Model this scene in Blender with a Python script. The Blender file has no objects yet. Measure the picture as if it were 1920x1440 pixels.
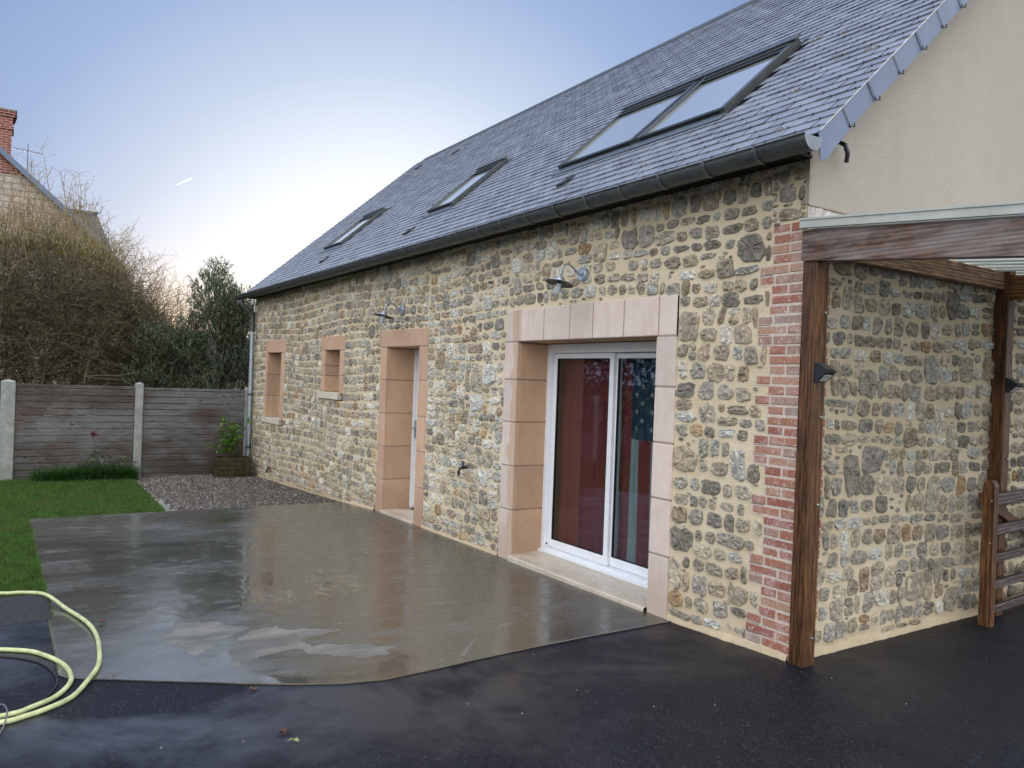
import bpy, math, random
import numpy as np
from mathutils import Vector, Matrix, noise as mnoise
R_=math.radians
rnd=random.Random(7)
S=bpy.context.scene
COL=S.collection
# ------------------------------------------------------------ camera
CAMP=Vector((2.979,-4.001,1.65))
cd=bpy.data.cameras.new('camera'); cam=bpy.data.objects.new('camera',cd); COL.objects.link(cam)
yaw,pit,rol=R_(146.98123518),R_(-0.25125492),R_(2.12525258)
fv=Vector((math.cos(pit)*math.cos(yaw),math.cos(pit)*math.sin(yaw),math.sin(pit)))
rv=fv.cross(Vector((0,0,1))).normalized(); uv=rv.cross(fv)
r2=rv*math.cos(rol)+uv*math.sin(rol); u2=uv*math.cos(rol)-rv*math.sin(rol)
M=Matrix((( r2.x,u2.x,-fv.x,CAMP.x),(r2.y,u2.y,-fv.y,CAMP.y),(r2.z,u2.z,-fv.z,CAMP.z),(0,0,0,1)))
cam.matrix_world=M
cd.sensor_width=36; cd.lens=1461.47/1920*36; cd.clip_end=20000; cd.clip_start=.05
S.camera=cam
S.render.resolution_x=1024; S.render.resolution_y=768
# ------------------------------------------------------------ world
SUNAZ=R_(170.7); SUNEL=R_(3.0)
w=bpy.data.worlds.new('World'); S.world=w; w.use_nodes=True
nt=w.node_tree; nt.nodes.clear(); N=nt.nodes.new; LK=nt.links.new
out=N('ShaderNodeOutputWorld'); bg=N('ShaderNodeBackground'); LK(bg.outputs[0],out.inputs[0])
sky=N('ShaderNodeTexSky'); sky.sky_type='NISHITA'; sky.sun_disc=False
sky.sun_elevation=SUNEL; sky.sun_rotation=math.pi/2-SUNAZ; sky.altitude=50
tc=N('ShaderNodeTexCoord')
def wdot(az,el):
    d=N('ShaderNodeVectorMath'); d.operation='DOT_PRODUCT'; LK(tc.outputs['Generated'],d.inputs[0])
    d.inputs[1].default_value=(math.cos(az)*math.cos(el),math.sin(az)*math.cos(el),math.sin(el)); return d.outputs['Value']
def wmath(op,a,b=None):
    m=N('ShaderNodeMath'); m.operation=op
    for i,x in enumerate((a,b)):
        if x is None: continue
        if isinstance(x,(int,float)): m.inputs[i].default_value=x
        else: LK(x,m.inputs[i])
    return m.outputs[0]
ang=wmath('DIVIDE',wmath('ARCCOSINE',wmath('MINIMUM',wdot(R_(156),R_(1)),.99999)),math.pi)
rp=N('ShaderNodeValToRGB'); LK(ang,rp.inputs[0])
def lin(c): return tuple(((x/255)/12.92 if x/255<=.04045 else ((x/255+.055)/1.055)**2.4) for x in c)
SKY=[(0,(255,254,252),1.12),(.052,(252,252,254),1.06),(.080,(228,235,247),1.02),(.112,(196,211,234),.94),(.15,(158,181,220),.92),(.20,(130,153,199),.92),(.27,(134,157,206),1.35),(.40,(186,199,228),1.45),(.55,(240,240,242),2.25),(1,(240,240,242),2.25)]  # stops past the visible sky are brightened, an added fill for the walls
while len(rp.color_ramp.elements)<len(SKY): rp.color_ramp.elements.new(.5)
for e,(p,c,g) in zip(rp.color_ramp.elements,SKY):
    e.position=p
for e,(p,c,g) in zip(rp.color_ramp.elements,SKY):
    l=lin(c); e.color=(l[0]*g,l[1]*g,l[2]*g,1)
# warm glow of the rising sun near the horizon
gl=wmath('POWER',wmath('MAXIMUM',wdot(SUNAZ,R_(1)),0),330)
mixg=N('ShaderNodeMix'); mixg.data_type='RGBA'; mixg.blend_type='MIX'
LK(wmath('MULTIPLY',gl,.85),mixg.inputs[0]); LK(rp.outputs[0],mixg.inputs[6]); mixg.inputs[7].default_value=(1.12,.86,.60,1)
mx=N('ShaderNodeMix'); mx.data_type='RGBA'; mx.blend_type='ADD'; mx.inputs[0].default_value=.006
LK(mixg.outputs[2],mx.inputs[6]); LK(sky.outputs[0],mx.inputs[7])
SC=N('ShaderNodeMix'); SC.data_type='RGBA'; SC.blend_type='MULTIPLY'; SC.inputs[0].default_value=1; SC.inputs[7].default_value=(10,10,10,1)
LK(mx.outputs[2],SC.inputs[6]); LK(SC.outputs[2],bg.inputs[0]); bg.inputs[1].default_value=.1
# ------------------------------------------------------------ sun (just above the horizon, behind the trees)
sd=bpy.data.lights.new('sun','SUN'); sun=bpy.data.objects.new('sun',sd); COL.objects.link(sun)
sd.energy=2.2; sd.angle=R_(.6); sd.color=(1,.72,.46)
sv=Vector((math.cos(SUNAZ)*math.cos(SUNEL),math.sin(SUNAZ)*math.cos(SUNEL),math.sin(SUNEL)))
sun.rotation_euler=sv.to_track_quat('Z','Y').to_euler()
S.view_settings.view_transform='Standard'; S.view_settings.look='None'; S.view_settings.exposure=0.15; S.view_settings.gamma=1
# ------------------------------------------------------------ node helpers
class Mat:
    def __init__(s,name,rough=.8,spec=.4,metal=0):
        s.m=bpy.data.materials.new(name); s.m.use_nodes=True; s.t=s.m.node_tree; s.t.nodes.clear()
        s.o=s.n('ShaderNodeOutputMaterial'); s.b=s.n('ShaderNodeBsdfPrincipled'); s.l(s.b.outputs[0],s.o.inputs[0])
        s.b.inputs['Roughness'].default_value=rough; s.b.inputs['Specular IOR Level'].default_value=spec; s.b.inputs['Metallic'].default_value=metal
        s.bump=None
    def n(s,t): return s.t.nodes.new(t)
    def l(s,a,b): s.t.links.new(a,b)
    def put(s,sock,v):
        if isinstance(v,(int,float)): sock.default_value=v
        elif isinstance(v,tuple): sock.default_value=v if len(v)==4 or sock.type=='VECTOR' else (*v,1)
        else: s.l(v,sock)
    def pos(s,scale=(1,1,1),rot=(0,0,0)):
        c=s.n('ShaderNodeNewGeometry'); mp=s.n('ShaderNodeMapping'); s.l(c.outputs['Position'],mp.inputs[0]); mp.inputs['Scale'].default_value=scale; mp.inputs['Rotation'].default_value=rot; return mp.outputs[0]
    def noise(s,scale,detail=4,rough=.6,vec=None,dist=0):
        q=s.n('ShaderNodeTexNoise'); q.inputs['Scale'].default_value=scale; q.inputs['Detail'].default_value=detail; q.inputs['Roughness'].default_value=rough; q.inputs['Distortion'].default_value=dist
        s.l(vec if vec is not None else s.pos(),q.inputs['Vector']); return q.outputs['Fac']
    def vor(s,scale,vec=None,feat='F1'):
        q=s.n('ShaderNodeTexVoronoi'); q.feature=feat; q.inputs['Scale'].default_value=scale; s.l(vec if vec is not None else s.pos(),q.inputs['Vector']); return q.outputs['Distance']
    def ramp(s,f,els,interp='LINEAR'):
        q=s.n('ShaderNodeValToRGB'); s.put(q.inputs[0],f); r=q.color_ramp; r.interpolation=interp
        while len(r.elements)<len(els): r.elements.new(.5)
        for e,(p,c) in zip(r.elements,els): e.position=p
        for e,(p,c) in zip(r.elements,els): e.color=(c,c,c,1) if isinstance(c,(int,float)) else (*c,1)
        return q.outputs[0]
    def mix(s,f,a,b,mode='MIX'):
        q=s.n('ShaderNodeMix'); q.data_type='RGBA'; q.blend_type=mode; s.put(q.inputs[0],f); s.put(q.inputs[6],a); s.put(q.inputs[7],b); return q.outputs[2]
    def math(s,op,a,b=0):
        q=s.n('ShaderNodeMath'); q.operation=op; s.put(q.inputs[0],a); s.put(q.inputs[1],b); return q.outputs[0]
    def isl(s): return s.n('ShaderNodeNewGeometry').outputs['Random Per Island']
    def attr(s,name):
        q=s.n('ShaderNodeAttribute'); q.attribute_name=name; return q.outputs['Fac']
    def sep(s):
        q=s.n('ShaderNodeSeparateXYZ'); s.l(s.n('ShaderNodeNewGeometry').outputs['Position'],q.inputs[0]); return q.outputs
    def col(s,v): s.put(s.b.inputs['Base Color'],v); return s
    def rg(s,v): s.put(s.b.inputs['Roughness'],v); return s
    def bmp(s,h,strength=.3,dist=.01):
        q=s.n('ShaderNodeBump'); q.inputs['Strength'].default_value=strength; q.inputs['Distance'].default_value=dist; s.l(h,q.inputs['Height'])
        if s.bump: s.l(s.bump,q.inputs['Normal'])
        s.bump=q.outputs[0]; s.l(s.bump,s.b.inputs['Normal']); return s
def simple(name,c,rough=.6,spec=.4,metal=0,var=.12,scale=20,bump=0):
    m=Mat(name,rough,spec,metal); f=m.noise(scale,5,.65)
    a=tuple(x*(1-var) for x in c); b=tuple(min(1,x*(1+var)) for x in c)
    m.col(m.ramp(f,[(.3,a),(.7,b)]))
    if bump: m.bmp(f,bump,.005)
    return m.m
MT={}
# mortar
m=Mat('lime_mortar',.92,.2); n1=m.noise(1.6,4,.6); n2=m.noise(60,6,.7)
c=m.ramp(n1,[(.3,(.60,.505,.35)),(.5,(.68,.585,.415)),(.72,(.75,.66,.50))]); c=m.mix(m.math('MULTIPLY',n2,.4),c,(.56,.48,.34),'MIX')
z=m.sep()[2]; damp=m.ramp(m.math('ADD',z,m.math('MULTIPLY',m.noise(5,4,.6),.35)),[(.16,1.),(.38,0.)])
c=m.mix(m.math('MULTIPLY',damp,.45),c,(.42,.31,.2)); m.col(c); m.bmp(n2,.5,.006); m.bmp(m.noise(14,4,.6),.5,.02); MT['mortar']=m.m
# flint / field stones
def stone(name,ramp_,tint=(1,1,1)):
    m=Mat(name,.62,.45); i=m.isl(); base=m.ramp(i,[(p,(c[0]*1.33*tint[0],c[1]*1.27*tint[1],c[2]*1.15*tint[2])) for p,c in ramp_],'CONSTANT')
    n1=m.noise(28,6,.7,dist=.6); n2=m.noise(90,4,.7)
    c=m.mix(.9,base,m.ramp(n1,[(.28,(.35,.34,.33)),(.5,(1.0,1.0,1.0)),(.70,(1.75,1.72,1.66))]),'MULTIPLY')
    c=m.mix(m.ramp(n1,[(.66,0.),(.75,.6)]),c,(.62,.57,.5)); c=m.mix(m.ramp(n2,[(.60,0.),(.7,.6)]),c,(.08,.078,.075)); c=m.mix(m.ramp(m.noise(17,5,.7),[(.56,0.),(.66,.7)]),c,(.50,.45,.36))
    fl=m.noise(48,5,.8,dist=1.); c=m.mix(m.ramp(fl,[(.3,.7),(.40,0.)]),c,(.12,.112,.10)); c=m.mix(m.ramp(fl,[(.58,0.),(.66,.55)]),c,(.60,.60,.58)); m.col(c); m.rg(m.ramp(n1,[(.3,.45),(.7,.8)])); m.bmp(fl,.7,.012); m.bmp(n1,.85,.02); m.bmp(m.vor(38),.5,.012); m.bmp(n2,.4,.006); return m.m
MT['stoneA']=stone('flint_rubble',[(0,(.27,.26,.235)),(.1,(.35,.34,.31)),(.2,(.215,.215,.205)),(.3,(.32,.30,.265)),(.4,(.39,.38,.36)),(.5,(.27,.235,.195)),(.57,(.31,.315,.32)),(.68,(.18,.178,.175)),(.75,(.36,.325,.28)),(.83,(.29,.29,.285)),(.92,(.44,.42,.385)),(.975,(.31,.22,.145))],(1.0,.98,.91))
MT['stoneB']=stone('flint_pale',[(0,(.46,.49,.50)),(.12,(.52,.52,.50)),(.24,(.38,.40,.405)),(.34,(.45,.42,.37)),(.44,(.33,.34,.34)),(.54,(.56,.58,.58)),(.64,(.24,.235,.225)),(.72,(.36,.38,.37)),(.82,(.31,.27,.23)),(.9,(.2,.2,.195)),(.97,(.40,.31,.21))])
# brick
m=Mat('old_brick',.85,.25); i=m.isl(); n1=m.noise(9,5,.65); n2=m.noise(55,5,.7)
c=m.ramp(i,[(0,(.35,.145,.105)),(.15,(.40,.20,.14)),(.3,(.31,.12,.09)),(.45,(.42,.25,.165)),(.6,(.36,.17,.11)),(.74,(.35,.225,.17)),(.86,(.36,.15,.105)),(.95,(.34,.25,.215))],'CONSTANT')
c=m.mix(m.ramp(n1,[(.48,0.),(.66,.6)]),c,(.52,.42,.40)); c=m.mix(m.ramp(n2,[(.58,0.),(.65,.85)]),c,(.70,.63,.57)); c=m.mix(m.ramp(n2,[(.3,.4),(.4,0.)]),c,(.2,.08,.07))
m.col(c); m.bmp(n2,.6,.008); MT['brick']=m.m
m=Mat('pale_joint',.93,.2); n2=m.noise(50,5,.7); m.col(m.ramp(n2,[(.3,(.50,.44,.37)),(.7,(.70,.63,.55))])); m.bmp(n2,.6,.01); MT['joint']=m.m
# render on gable
m=Mat('scraped_render',.95,.15); n1=m.noise(.9,5,.6); n2=m.noise(160,3,.8); n3=m.vor(120)
c=m.ramp(n1,[(.3,(.38,.355,.305)),(.7,(.44,.415,.365))]); c=m.mix(.35,c,m.ramp(n2,[(.3,(.28,.26,.23)),(.65,(.56,.53,.48))])); st=m.noise(3,4,.6,m.pos((1.2,1.2,.18))); c=m.mix(m.ramp(st,[(.50,0.),(.75,.25)]),c,(.33,.31,.27)); c=m.mix(m.ramp(m.noise(5,6,.75),[(.55,0.),(.72,.2)]),c,(.30,.28,.25))
m.col(c); m.bmp(n2,.8,.006); m.bmp(n3,.4,.004); MT['render']=m.m
MT['render_edge']=simple('render_edge_bead',(.36,.31,.26),.9,.2)
m=Mat('rough_lime_patch',.95,.2); n1=m.noise(16,6,.75,dist=.5); m.col(m.ramp(n1,[(.3,(.30,.27,.24)),(.45,(.55,.52,.48)),(.6,(.78,.78,.76))])); m.bmp(n1,1,.03); MT['rough']=m.m
# dressed stone
def dressed(name,a,b,edge):
    m=Mat(name,.85,.25); n1=m.noise(1.7,5,.6); n2=m.noise(70,5,.7); n3=m.noise(7,5,.65)
    c=m.ramp(n1,[(.3,a),(.7,b)]); c=m.mix(m.ramp(n3,[(.45,0.),(.75,.45)]),c,edge)
    i=m.isl(); c=m.mix(.8,c,m.ramp(i,[(0,(.84,.83,.82)),(.5,(1,.98,.95)),(1,(1.12,1.10,1.08))]),'MULTIPLY'); stn=m.noise(4,5,.7,m.pos((2.5,2.5,.5))); c=m.mix(m.ramp(stn,[(.52,0.),(.7,.4)]),c,tuple(x*.78 for x in edge))
    if 'bleached' in name:
        X_=m.sep()[0]; Z_=m.sep()[2]; wv_=m.math('ADD',X_,m.math('MULTIPLY',m.math('SUBTRACT',m.noise(3.5,4,.6),.5),.30)); f1=m.ramp(m.math('ADD',wv_,3.6),[(.43,0.),(.44,1.)]); f2=m.ramp(m.math('ADD',X_,3.6),[(.56,1.),(.57,0.)]); c=m.mix(m.math('MULTIPLY',m.math('MULTIPLY',f1,f2),.75),c,(.55,.38,.26))
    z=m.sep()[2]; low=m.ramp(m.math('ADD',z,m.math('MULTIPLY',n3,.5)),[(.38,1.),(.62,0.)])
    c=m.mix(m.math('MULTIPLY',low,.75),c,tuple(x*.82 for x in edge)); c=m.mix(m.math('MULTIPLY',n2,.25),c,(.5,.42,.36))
    m.col(c); m.bmp(n2,.3,.004); m.bmp(n3,.2,.01); return m.m
MT['dress_pale']=dressed('dressed_stone_bleached',(.66,.56,.51),(.74,.66,.62),(.62,.48,.38))
MT['dress_orange']=dressed('dressed_stone_ochre',(.50,.315,.19),(.57,.375,.24),(.46,.30,.2))
MT['dress_pink']=dressed('dressed_stone_pink',(.56,.355,.245),(.63,.43,.31),(.50,.32,.21))
MT['joint_dark']=simple('recessed_joint',(.36,.30,.26),.9,.2)
MT['sill']=simple('limestone_sill',(.62,.57,.47),.6,.3,0,.15,8,.2)
m=Mat('travertine',.32,.5); n1=m.noise(2.2,5,.6,m.pos((1,2,2))); c=m.ramp(n1,[(.3,(.46,.39,.30)),(.5,(.54,.48,.39)),(.7,(.60,.55,.47))]); m.col(c); m.rg(m.ramp(n1,[(.4,.15),(.65,.5)])); m.bmp(m.noise(60,5,.7),.35,.005); MT['trav']=m.m
# slate
m=Mat('roof_slate',.42,.7); i=m.isl(); n1=m.noise(2,4,.6); n2=m.noise(45,5,.7)
c=m.ramp(i,[(0,(.165,.185,.23)),(.5,(.20,.225,.275)),(1,(.235,.26,.31))]); c=m.mix(m.ramp(n1,[(.4,0.),(.8,.2)]),c,(.22,.22,.24)); c=m.mix(m.ramp(n2,[(.6,0.),(.75,.35)]),c,(.32,.31,.3))
m.col(c); m.rg(m.ramp(n2,[(.3,.26),(.7,.42)])); m.bmp(n2,.25,.004); MT['slate']=m.m
MT['under']=simple('underlay_and_joint_shade',(.03,.03,.035),.9,.1)
MT['verge']=simple('verge_slate',(.115,.16,.25),.45,.4,0,.14,3)
MT['hook']=simple('slate_hook',(.02,.02,.022),.5,.4)
MT['moss']=simple('roof_moss',(.30,.19,.07),.95,.1,0,.5,30)
m=Mat('aged_zinc',.42,.5,.55); n1=m.noise(7,5,.7,m.pos((1,4,4))); m.col(m.ramp(n1,[(.3,(.055,.065,.065)),(.6,(.11,.12,.12)),(.8,(.19,.2,.2))])); m.rg(m.ramp(n1,[(.3,.35),(.7,.6)])); MT['zinc']=m.m
MT['zinc_band']=simple('zinc_band',(.13,.145,.145),.4,.5,.5,.25,12)
MT['zinc_light']=simple('new_zinc',(.15,.18,.21),.4,.5,.6,.2,12)
MT['galv']=simple('galvanised_steel',(.36,.42,.48),.38,.5,.6,.3,25)
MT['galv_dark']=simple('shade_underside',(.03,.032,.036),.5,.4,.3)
MT['fascia']=simple('dark_eaves_board',(.014,.010,.009),.7,.2)
MT['winframe']=simple('skylight_metal',(.085,.095,.10),.35,.5,.5,.15,10)
MT['winblack']=simple('black_gasket',(.012,.013,.015),.5,.4)
m=Mat('skylight_glass',.06,.9); m.col((.30,.34,.36)); m.b.inputs['Metallic'].default_value=.0; m.b.inputs['Coat Weight'].default_value=1; m.b.inputs['Coat IOR'].default_value=1.9; m.b.inputs['Coat Roughness'].default_value=.03; MT['skyglass']=m.m
MT['white']=simple('white_lacquered_aluminium',(.78,.82,.88),.35,.5,0,.05,8)
def glass(name,tint=(.8,.85,.85),f=1.5):
    m=Mat(name); m.t.nodes.remove(m.b); g=m.n('ShaderNodeBsdfGlossy'); g.inputs['Roughness'].default_value=.02; t=m.n('ShaderNodeBsdfTransparent'); t.inputs[0].default_value=(*tint,1)
    lw=m.n('ShaderNodeLayerWeight'); lw.inputs[0].default_value=.5; fr=m.math('ADD',m.math('MULTIPLY',m.math('POWER',lw.outputs['Facing'],4.0),.6),(f-1)*.16); mx=m.n('ShaderNodeMixShader'); m.l(fr,mx.inputs[0]); m.l(t.outputs[0],mx.inputs[1]); m.l(g.outputs[0],mx.inputs[2]); m.l(mx.outputs[0],m.o.inputs[0]); return m.m
MT['glass']=glass('window_glass'); MT['lampglass']=glass('clear_lamp_glass',(.93,.95,.96),1.3)
MT['room']=simple('dim_interior_wall',(.3,.27,.24),.9,.1)
def cloth(name,c):
    m=Mat(name,.9,.1); n=m.noise(300,2,.5); m.col(m.ramp(n,[(.3,tuple(x*.8 for x in c)),(.7,tuple(min(1,x*1.1) for x in c))])); return m.m
MT['red']=cloth('dark_red_cloth',(.25,.042,.055)); MT['blue']=cloth('navy_cloth',(.028,.06,.11)); MT['wht']=cloth('white_cloth',(.36,.42,.45))
# wood
def wood(name,a,b,d,axis,weather=None,rough=.5,sc=1):
    m=Mat(name,rough,.35); s={'x':(.7,9,9),'y':(9,.7,9),'z':(9,9,.7)}[axis]; s=tuple(q*sc for q in s)
    v=m.pos(s); n0=m.noise(1.1,3,.5,v,dist=1.2)
    w=m.n('ShaderNodeTexWave'); w.wave_type='RINGS'; w.rings_direction={'x':'X','y':'Y','z':'Z'}[axis]; w.inputs['Scale'].default_value=1.5; w.inputs['Distortion'].default_value=9; w.inputs['Detail'].default_value=2; w.inputs['Detail Scale'].default_value=.5; m.l(v,w.inputs['Vector'])
    gr=m.noise(9,5,.7,v)
    c=m.ramp(w.outputs[1],[(.1,tuple(x*.45 for x in a)),(.35,a),(.7,b),(1,a)]); c=m.mix(m.ramp(n0,[(.35,0.),(.65,.7)]),c,d); c=m.mix(m.ramp(gr,[(.48,0.),(.6,.8)]),c,tuple(x*.45 for x in a)); c=m.mix(m.ramp(gr,[(.36,.5),(.46,0.)]),c,tuple(min(1,x*1.5) for x in b))
    if weather:
        wn=m.noise(2.2,5,.65,m.pos((1.2,4,4) if axis=='x' else (3,3,3))); c=m.mix(m.ramp(wn,[(.42,0.),(.62,.8)]),c,weather)
    kn=m.n('ShaderNodeTexVoronoi'); kn.inputs['Scale'].default_value=.55; m.l(m.pos(tuple(q*.5 for q in s)),kn.inputs['Vector']); c=m.mix(m.ramp(kn.outputs['Distance'],[(.06,.85),(.12,0.)]),c,tuple(x*.3 for x in a))
    m.col(c); m.bmp(w.outputs[1],.4,.004); m.bmp(gr,.3,.003); return m.m
MT['post']=wood('dark_post_wood',(.040,.015,.006),(.13,.055,.020),(.17,.08,.034),'z')
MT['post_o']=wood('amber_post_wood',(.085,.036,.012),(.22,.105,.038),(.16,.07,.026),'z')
MT['beam']=wood('weathered_beam_wood',(.06,.028,.018),(.15,.08,.052),(.18,.115,.08),'x',(.235,.205,.195))
MT['ledger']=wood('pale_ledger_wood',(.30,.165,.09),(.46,.28,.165),(.40,.23,.13),'y')
MT['ambx']=wood('amber_cross_wood',(.16,.07,.02),(.30,.15,.05),(.2,.09,.03),'x')
MT['rail']=wood('greyed_rail_wood',(.075,.045,.04),(.12,.08,.07),(.17,.135,.13),'y')
m=Mat('translucent_sheet',.4,.4); sn=m.math('SINE',m.math('MULTIPLY',m.sep()[1],33.07)); cc=m.ramp(m.math('ADD',m.math('MULTIPLY',sn,.5),m.math('MULTIPLY',m.noise(5,4,.6,m.pos((.5,6,1))),.8)),[(.1,(.16,.19,.18)),(.4,(.55,.59,.57)),(.75,(.86,.88,.87))]); m.col(cc)  # rib shading painted as colour stripes along the corrugation, over random dirt
tl=m.n('ShaderNodeBsdfTranslucent'); m.l(cc,tl.inputs[0]); ms=m.n('ShaderNodeMixShader'); ms.inputs[0].default_value=.65; m.l(m.b.outputs[0],ms.inputs[1]); m.l(tl.outputs[0],ms.inputs[2]); m.l(ms.outputs[0],m.o.inputs[0]); MT['sheet']=m.m
MT['flash']=simple('white_edge_trim',(.42,.45,.42),.45,.4,0,.15,6)
MT['black']=simple('black_plastic',(.012,.014,.02),.4,.5)
MT['panel']=simple('led_panel',(.68,.72,.62),.3,.5)
MT['chrome']=simple('screw_steel',(.5,.5,.5),.3,.5,1)
# fence
m=Mat('weathered_fence_board',.8,.25); v=m.pos((9,.8,9)); g=m.noise(5,5,.7,v,dist=.4); i=m.isl(); sp=m.sep()
big=m.noise(.85,4,.6,m.pos((.5,.55,1.3)))
c=m.ramp(g,[(.3,(.045,.038,.032)),(.7,(.115,.098,.085))]); c=m.mix(m.ramp(big,[(.40,0.),(.54,.9)]),c,m.ramp(g,[(.3,(.10,.105,.11)),(.7,(.23,.235,.245))]))
red=m.noise(.9,4,.6,m.pos((.5,.7,1.6),(0,0,.8))); c=m.mix(m.ramp(red,[(.54,0.),(.66,.7)]),c,(.07,.03,.017)); c=m.mix(.6,c,m.ramp(i,[(0,(.75,.75,.75)),(1,(1.2,1.18,1.15))]),'MULTIPLY')
k=m.n('ShaderNodeTexVoronoi'); k.inputs['Scale'].default_value=1; m.l(m.pos((3,3.2,6.5)),k.inputs['Vector']); c=m.mix(m.ramp(k.outputs['Distance'],[(.07,.8),(.14,0.)]),c,(.03,.02,.018)); m.col(c); m.bmp(g,.5,.004); MT['board']=m.m
m=Mat('cast_concrete_post',.9,.25); n=m.noise(9,5,.7); c=m.ramp(n,[(.3,(.22,.235,.22)),(.7,(.36,.375,.36))]); c=m.mix(m.ramp(m.noise(2,3,.5),[(.5,0.),(.7,.4)]),c,(.16,.18,.15)); m.col(c); m.bmp(n,.5,.006); MT['cpost']=m.m
MT['planter']=simple('mossy_planter_wood',(.055,.045,.025),.85,.2,0,.6,9,.4)
# ground
m=Mat('wet_asphalt',.4,.22); n1=m.noise(48,6,.9); n2=m.noise(.8,5,.6,dist=.6); n4=m.noise(3.2,4,.6)
c=m.ramp(n1,[(.40,(.0015,.002,.005)),(.56,(.004,.006,.014)),(.64,(.014,.017,.028)),(.72,(.035,.040,.058))]); c=m.mix(m.ramp(n2,[(.4,0.),(.7,.35)]),c,(.008,.008,.010)); vq=m.n('ShaderNodeTexVoronoi'); vq.inputs['Scale'].default_value=120; m.l(m.pos(),vq.inputs['Vector']); sv_=m.n('ShaderNodeSeparateXYZ'); m.l(vq.outputs['Color'],sv_.inputs[0]); c=m.mix(1,c,m.ramp(sv_.outputs[0],[(0,(.0,.0,.001)),(.6,(.001,.0015,.003)),(.85,(.005,.006,.010)),(.97,(.012,.014,.022)),(1,(.05,.055,.065))]),'ADD'); m.col(c)
m.rg(m.mix(.35,m.ramp(n2,[(.36,.27),(.62,.50)]),m.ramp(n4,[(.3,.25),(.7,.55)]))); m.bmp(vq.outputs['Distance'],.35,.006); m.bmp(n1,.8,.010); m.bmp(m.noise(2.2,3,.5),.12,.03); xw=m.ramp(m.math('ADD',m.math('MULTIPLY',m.sep()[0],-.25),m.math('MULTIPLY',m.sep()[1],-.12)),[(0.05,.06),(.62,1.)]); m.l(m.math('MULTIPLY',xw,m.ramp(m.math('ADD',n2,m.math('MULTIPLY',n4,.25)),[(.50,1.),(.66,.05)])),m.b.inputs['Coat Weight']); m.b.inputs['Coat Roughness'].default_value=.36; m.b.inputs['Coat IOR'].default_value=2.1; MT['asphalt']=m.m
MT['asphalt_dry']=simple('worn_tar_kerb',(.03,.032,.036),.75,.3,0,.4,60,.8)
m=Mat('wet_concrete',.3,.35); vs=m.pos((1,.32,1),(0,0,R_(-8))); n1=m.noise(1.5,6,.62,vs,dist=.7); n2=m.noise(5.5,6,.7,vs); n3=m.noise(150,4,.75); dry=m.attr('dry'); pud=m.attr('puddle')
c=m.ramp(n1,[(.28,(.030,.032,.025)),(.5,(.062,.064,.051)),(.72,(.115,.116,.10))]); c=m.mix(m.ramp(n2,[(.45,0.),(.72,.45)]),c,(.165,.16,.14)); c=m.mix(m.math('MULTIPLY',n3,.4),c,(.07,.065,.055))
dr=m.ramp(m.math('ADD',dry,m.math('MULTIPLY',m.math('SUBTRACT',n2,.5),.25)),[(.42,0.),(.52,1.)]); edge=m.ramp(dry,[(.05,0.),(.42,.5),(.55,0.)])
c=m.mix(edge,c,(.07,.064,.052)); c=m.mix(m.math('MULTIPLY',dr,m.ramp(n2,[(.35,.25),(.65,.8)])),c,m.ramp(n2,[(.3,(.16,.155,.13)),(.7,(.27,.26,.225))])); m.col(c)
wet=m.ramp(m.math('ADD',m.math('MULTIPLY',n2,.55),m.math('MULTIPLY',n1,.5)),[(.4,.15),(.52,.26),(.62,.42)]); wet=m.mix(pud,wet,(.04,.04,.04)); m.rg(m.mix(dr,wet,(.62,.62,.62)))
m.bmp(n3,.22,.004); m.bmp(m.noise(30,5,.85,m.pos((1,.3,1),(0,0,R_(-8)))),.32,.008); m.bmp(n2,.08,.01); m.b.inputs['Coat Weight'].default_value=1; cr_=m.mix(dr,m.mix(pud,m.ramp(m.math('ADD',m.math('MULTIPLY',n2,.5),m.math('MULTIPLY',n1,.5)),[(.40,.08),(.52,.20),(.62,.36)]),(.03,.03,.03)),(.5,.5,.5)); m.l(cr_,m.b.inputs['Coat Roughness']); yw=m.ramp(m.math('MULTIPLY',m.sep()[1],-.25),[(.05,.25),(.50,1.)]); m.l(m.math('MULTIPLY',yw,m.math('SUBTRACT',1,m.math('MULTIPLY',dr,.55))),m.b.inputs['Coat Weight']); m.b.inputs['Coat IOR'].default_value=2.0; MT['slab']=m.m
m=Mat('slab_edge',.6,.4); m.col((.15,.14,.12)); MT['slabedge']=m.m
MT['soil']=simple('lawn_soil',(.03,.05,.018),.95,.1,0,.5,8,.6)
MT['ground']=simple('field_ground',(.05,.06,.03),.95,.1,0,.4,1.5)
MT['gravelbase']=simple('gravel_bed',(.10,.09,.085),.95,.1,0,.4,60,1)
def isl_mat(name,els,rough=.8,bump=None):
    m=Mat(name,rough,.3); m.col(m.ramp(m.isl(),els))
    if bump: m.bmp(m.noise(bump,4,.7),.4,.004)
    return m.m
MT['gravel']=isl_mat('crushed_gravel',[(0,(.04,.037,.035)),(.5,(.11,.098,.09)),(.85,(.19,.17,.155)),(1,(.42,.4,.37))],.85)
def leaf(name,els,tr=.35,rough=.5,patch=None):
    m=Mat(name,rough,.35); c=m.ramp(m.isl(),els)
    if patch: c=m.mix(m.ramp(m.noise(1.6,5,.65),[(.47,0.),(.66,.75)]),c,patch); c=m.mix(m.ramp(m.noise(6,4,.6),[(.35,.6),(.5,0.)]),c,tuple(x*.3 for x in patch))
    m.col(c); t=m.n('ShaderNodeBsdfTranslucent'); m.l(m.mix(1,c,(1.4,1.6,.8),'MULTIPLY'),t.inputs[0]); s=m.n('ShaderNodeMixShader'); s.inputs[0].default_value=tr; m.l(m.b.outputs[0],s.inputs[1]); m.l(t.outputs[0],s.inputs[2]); m.l(s.outputs[0],m.o.inputs[0]); return m.m
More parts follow.
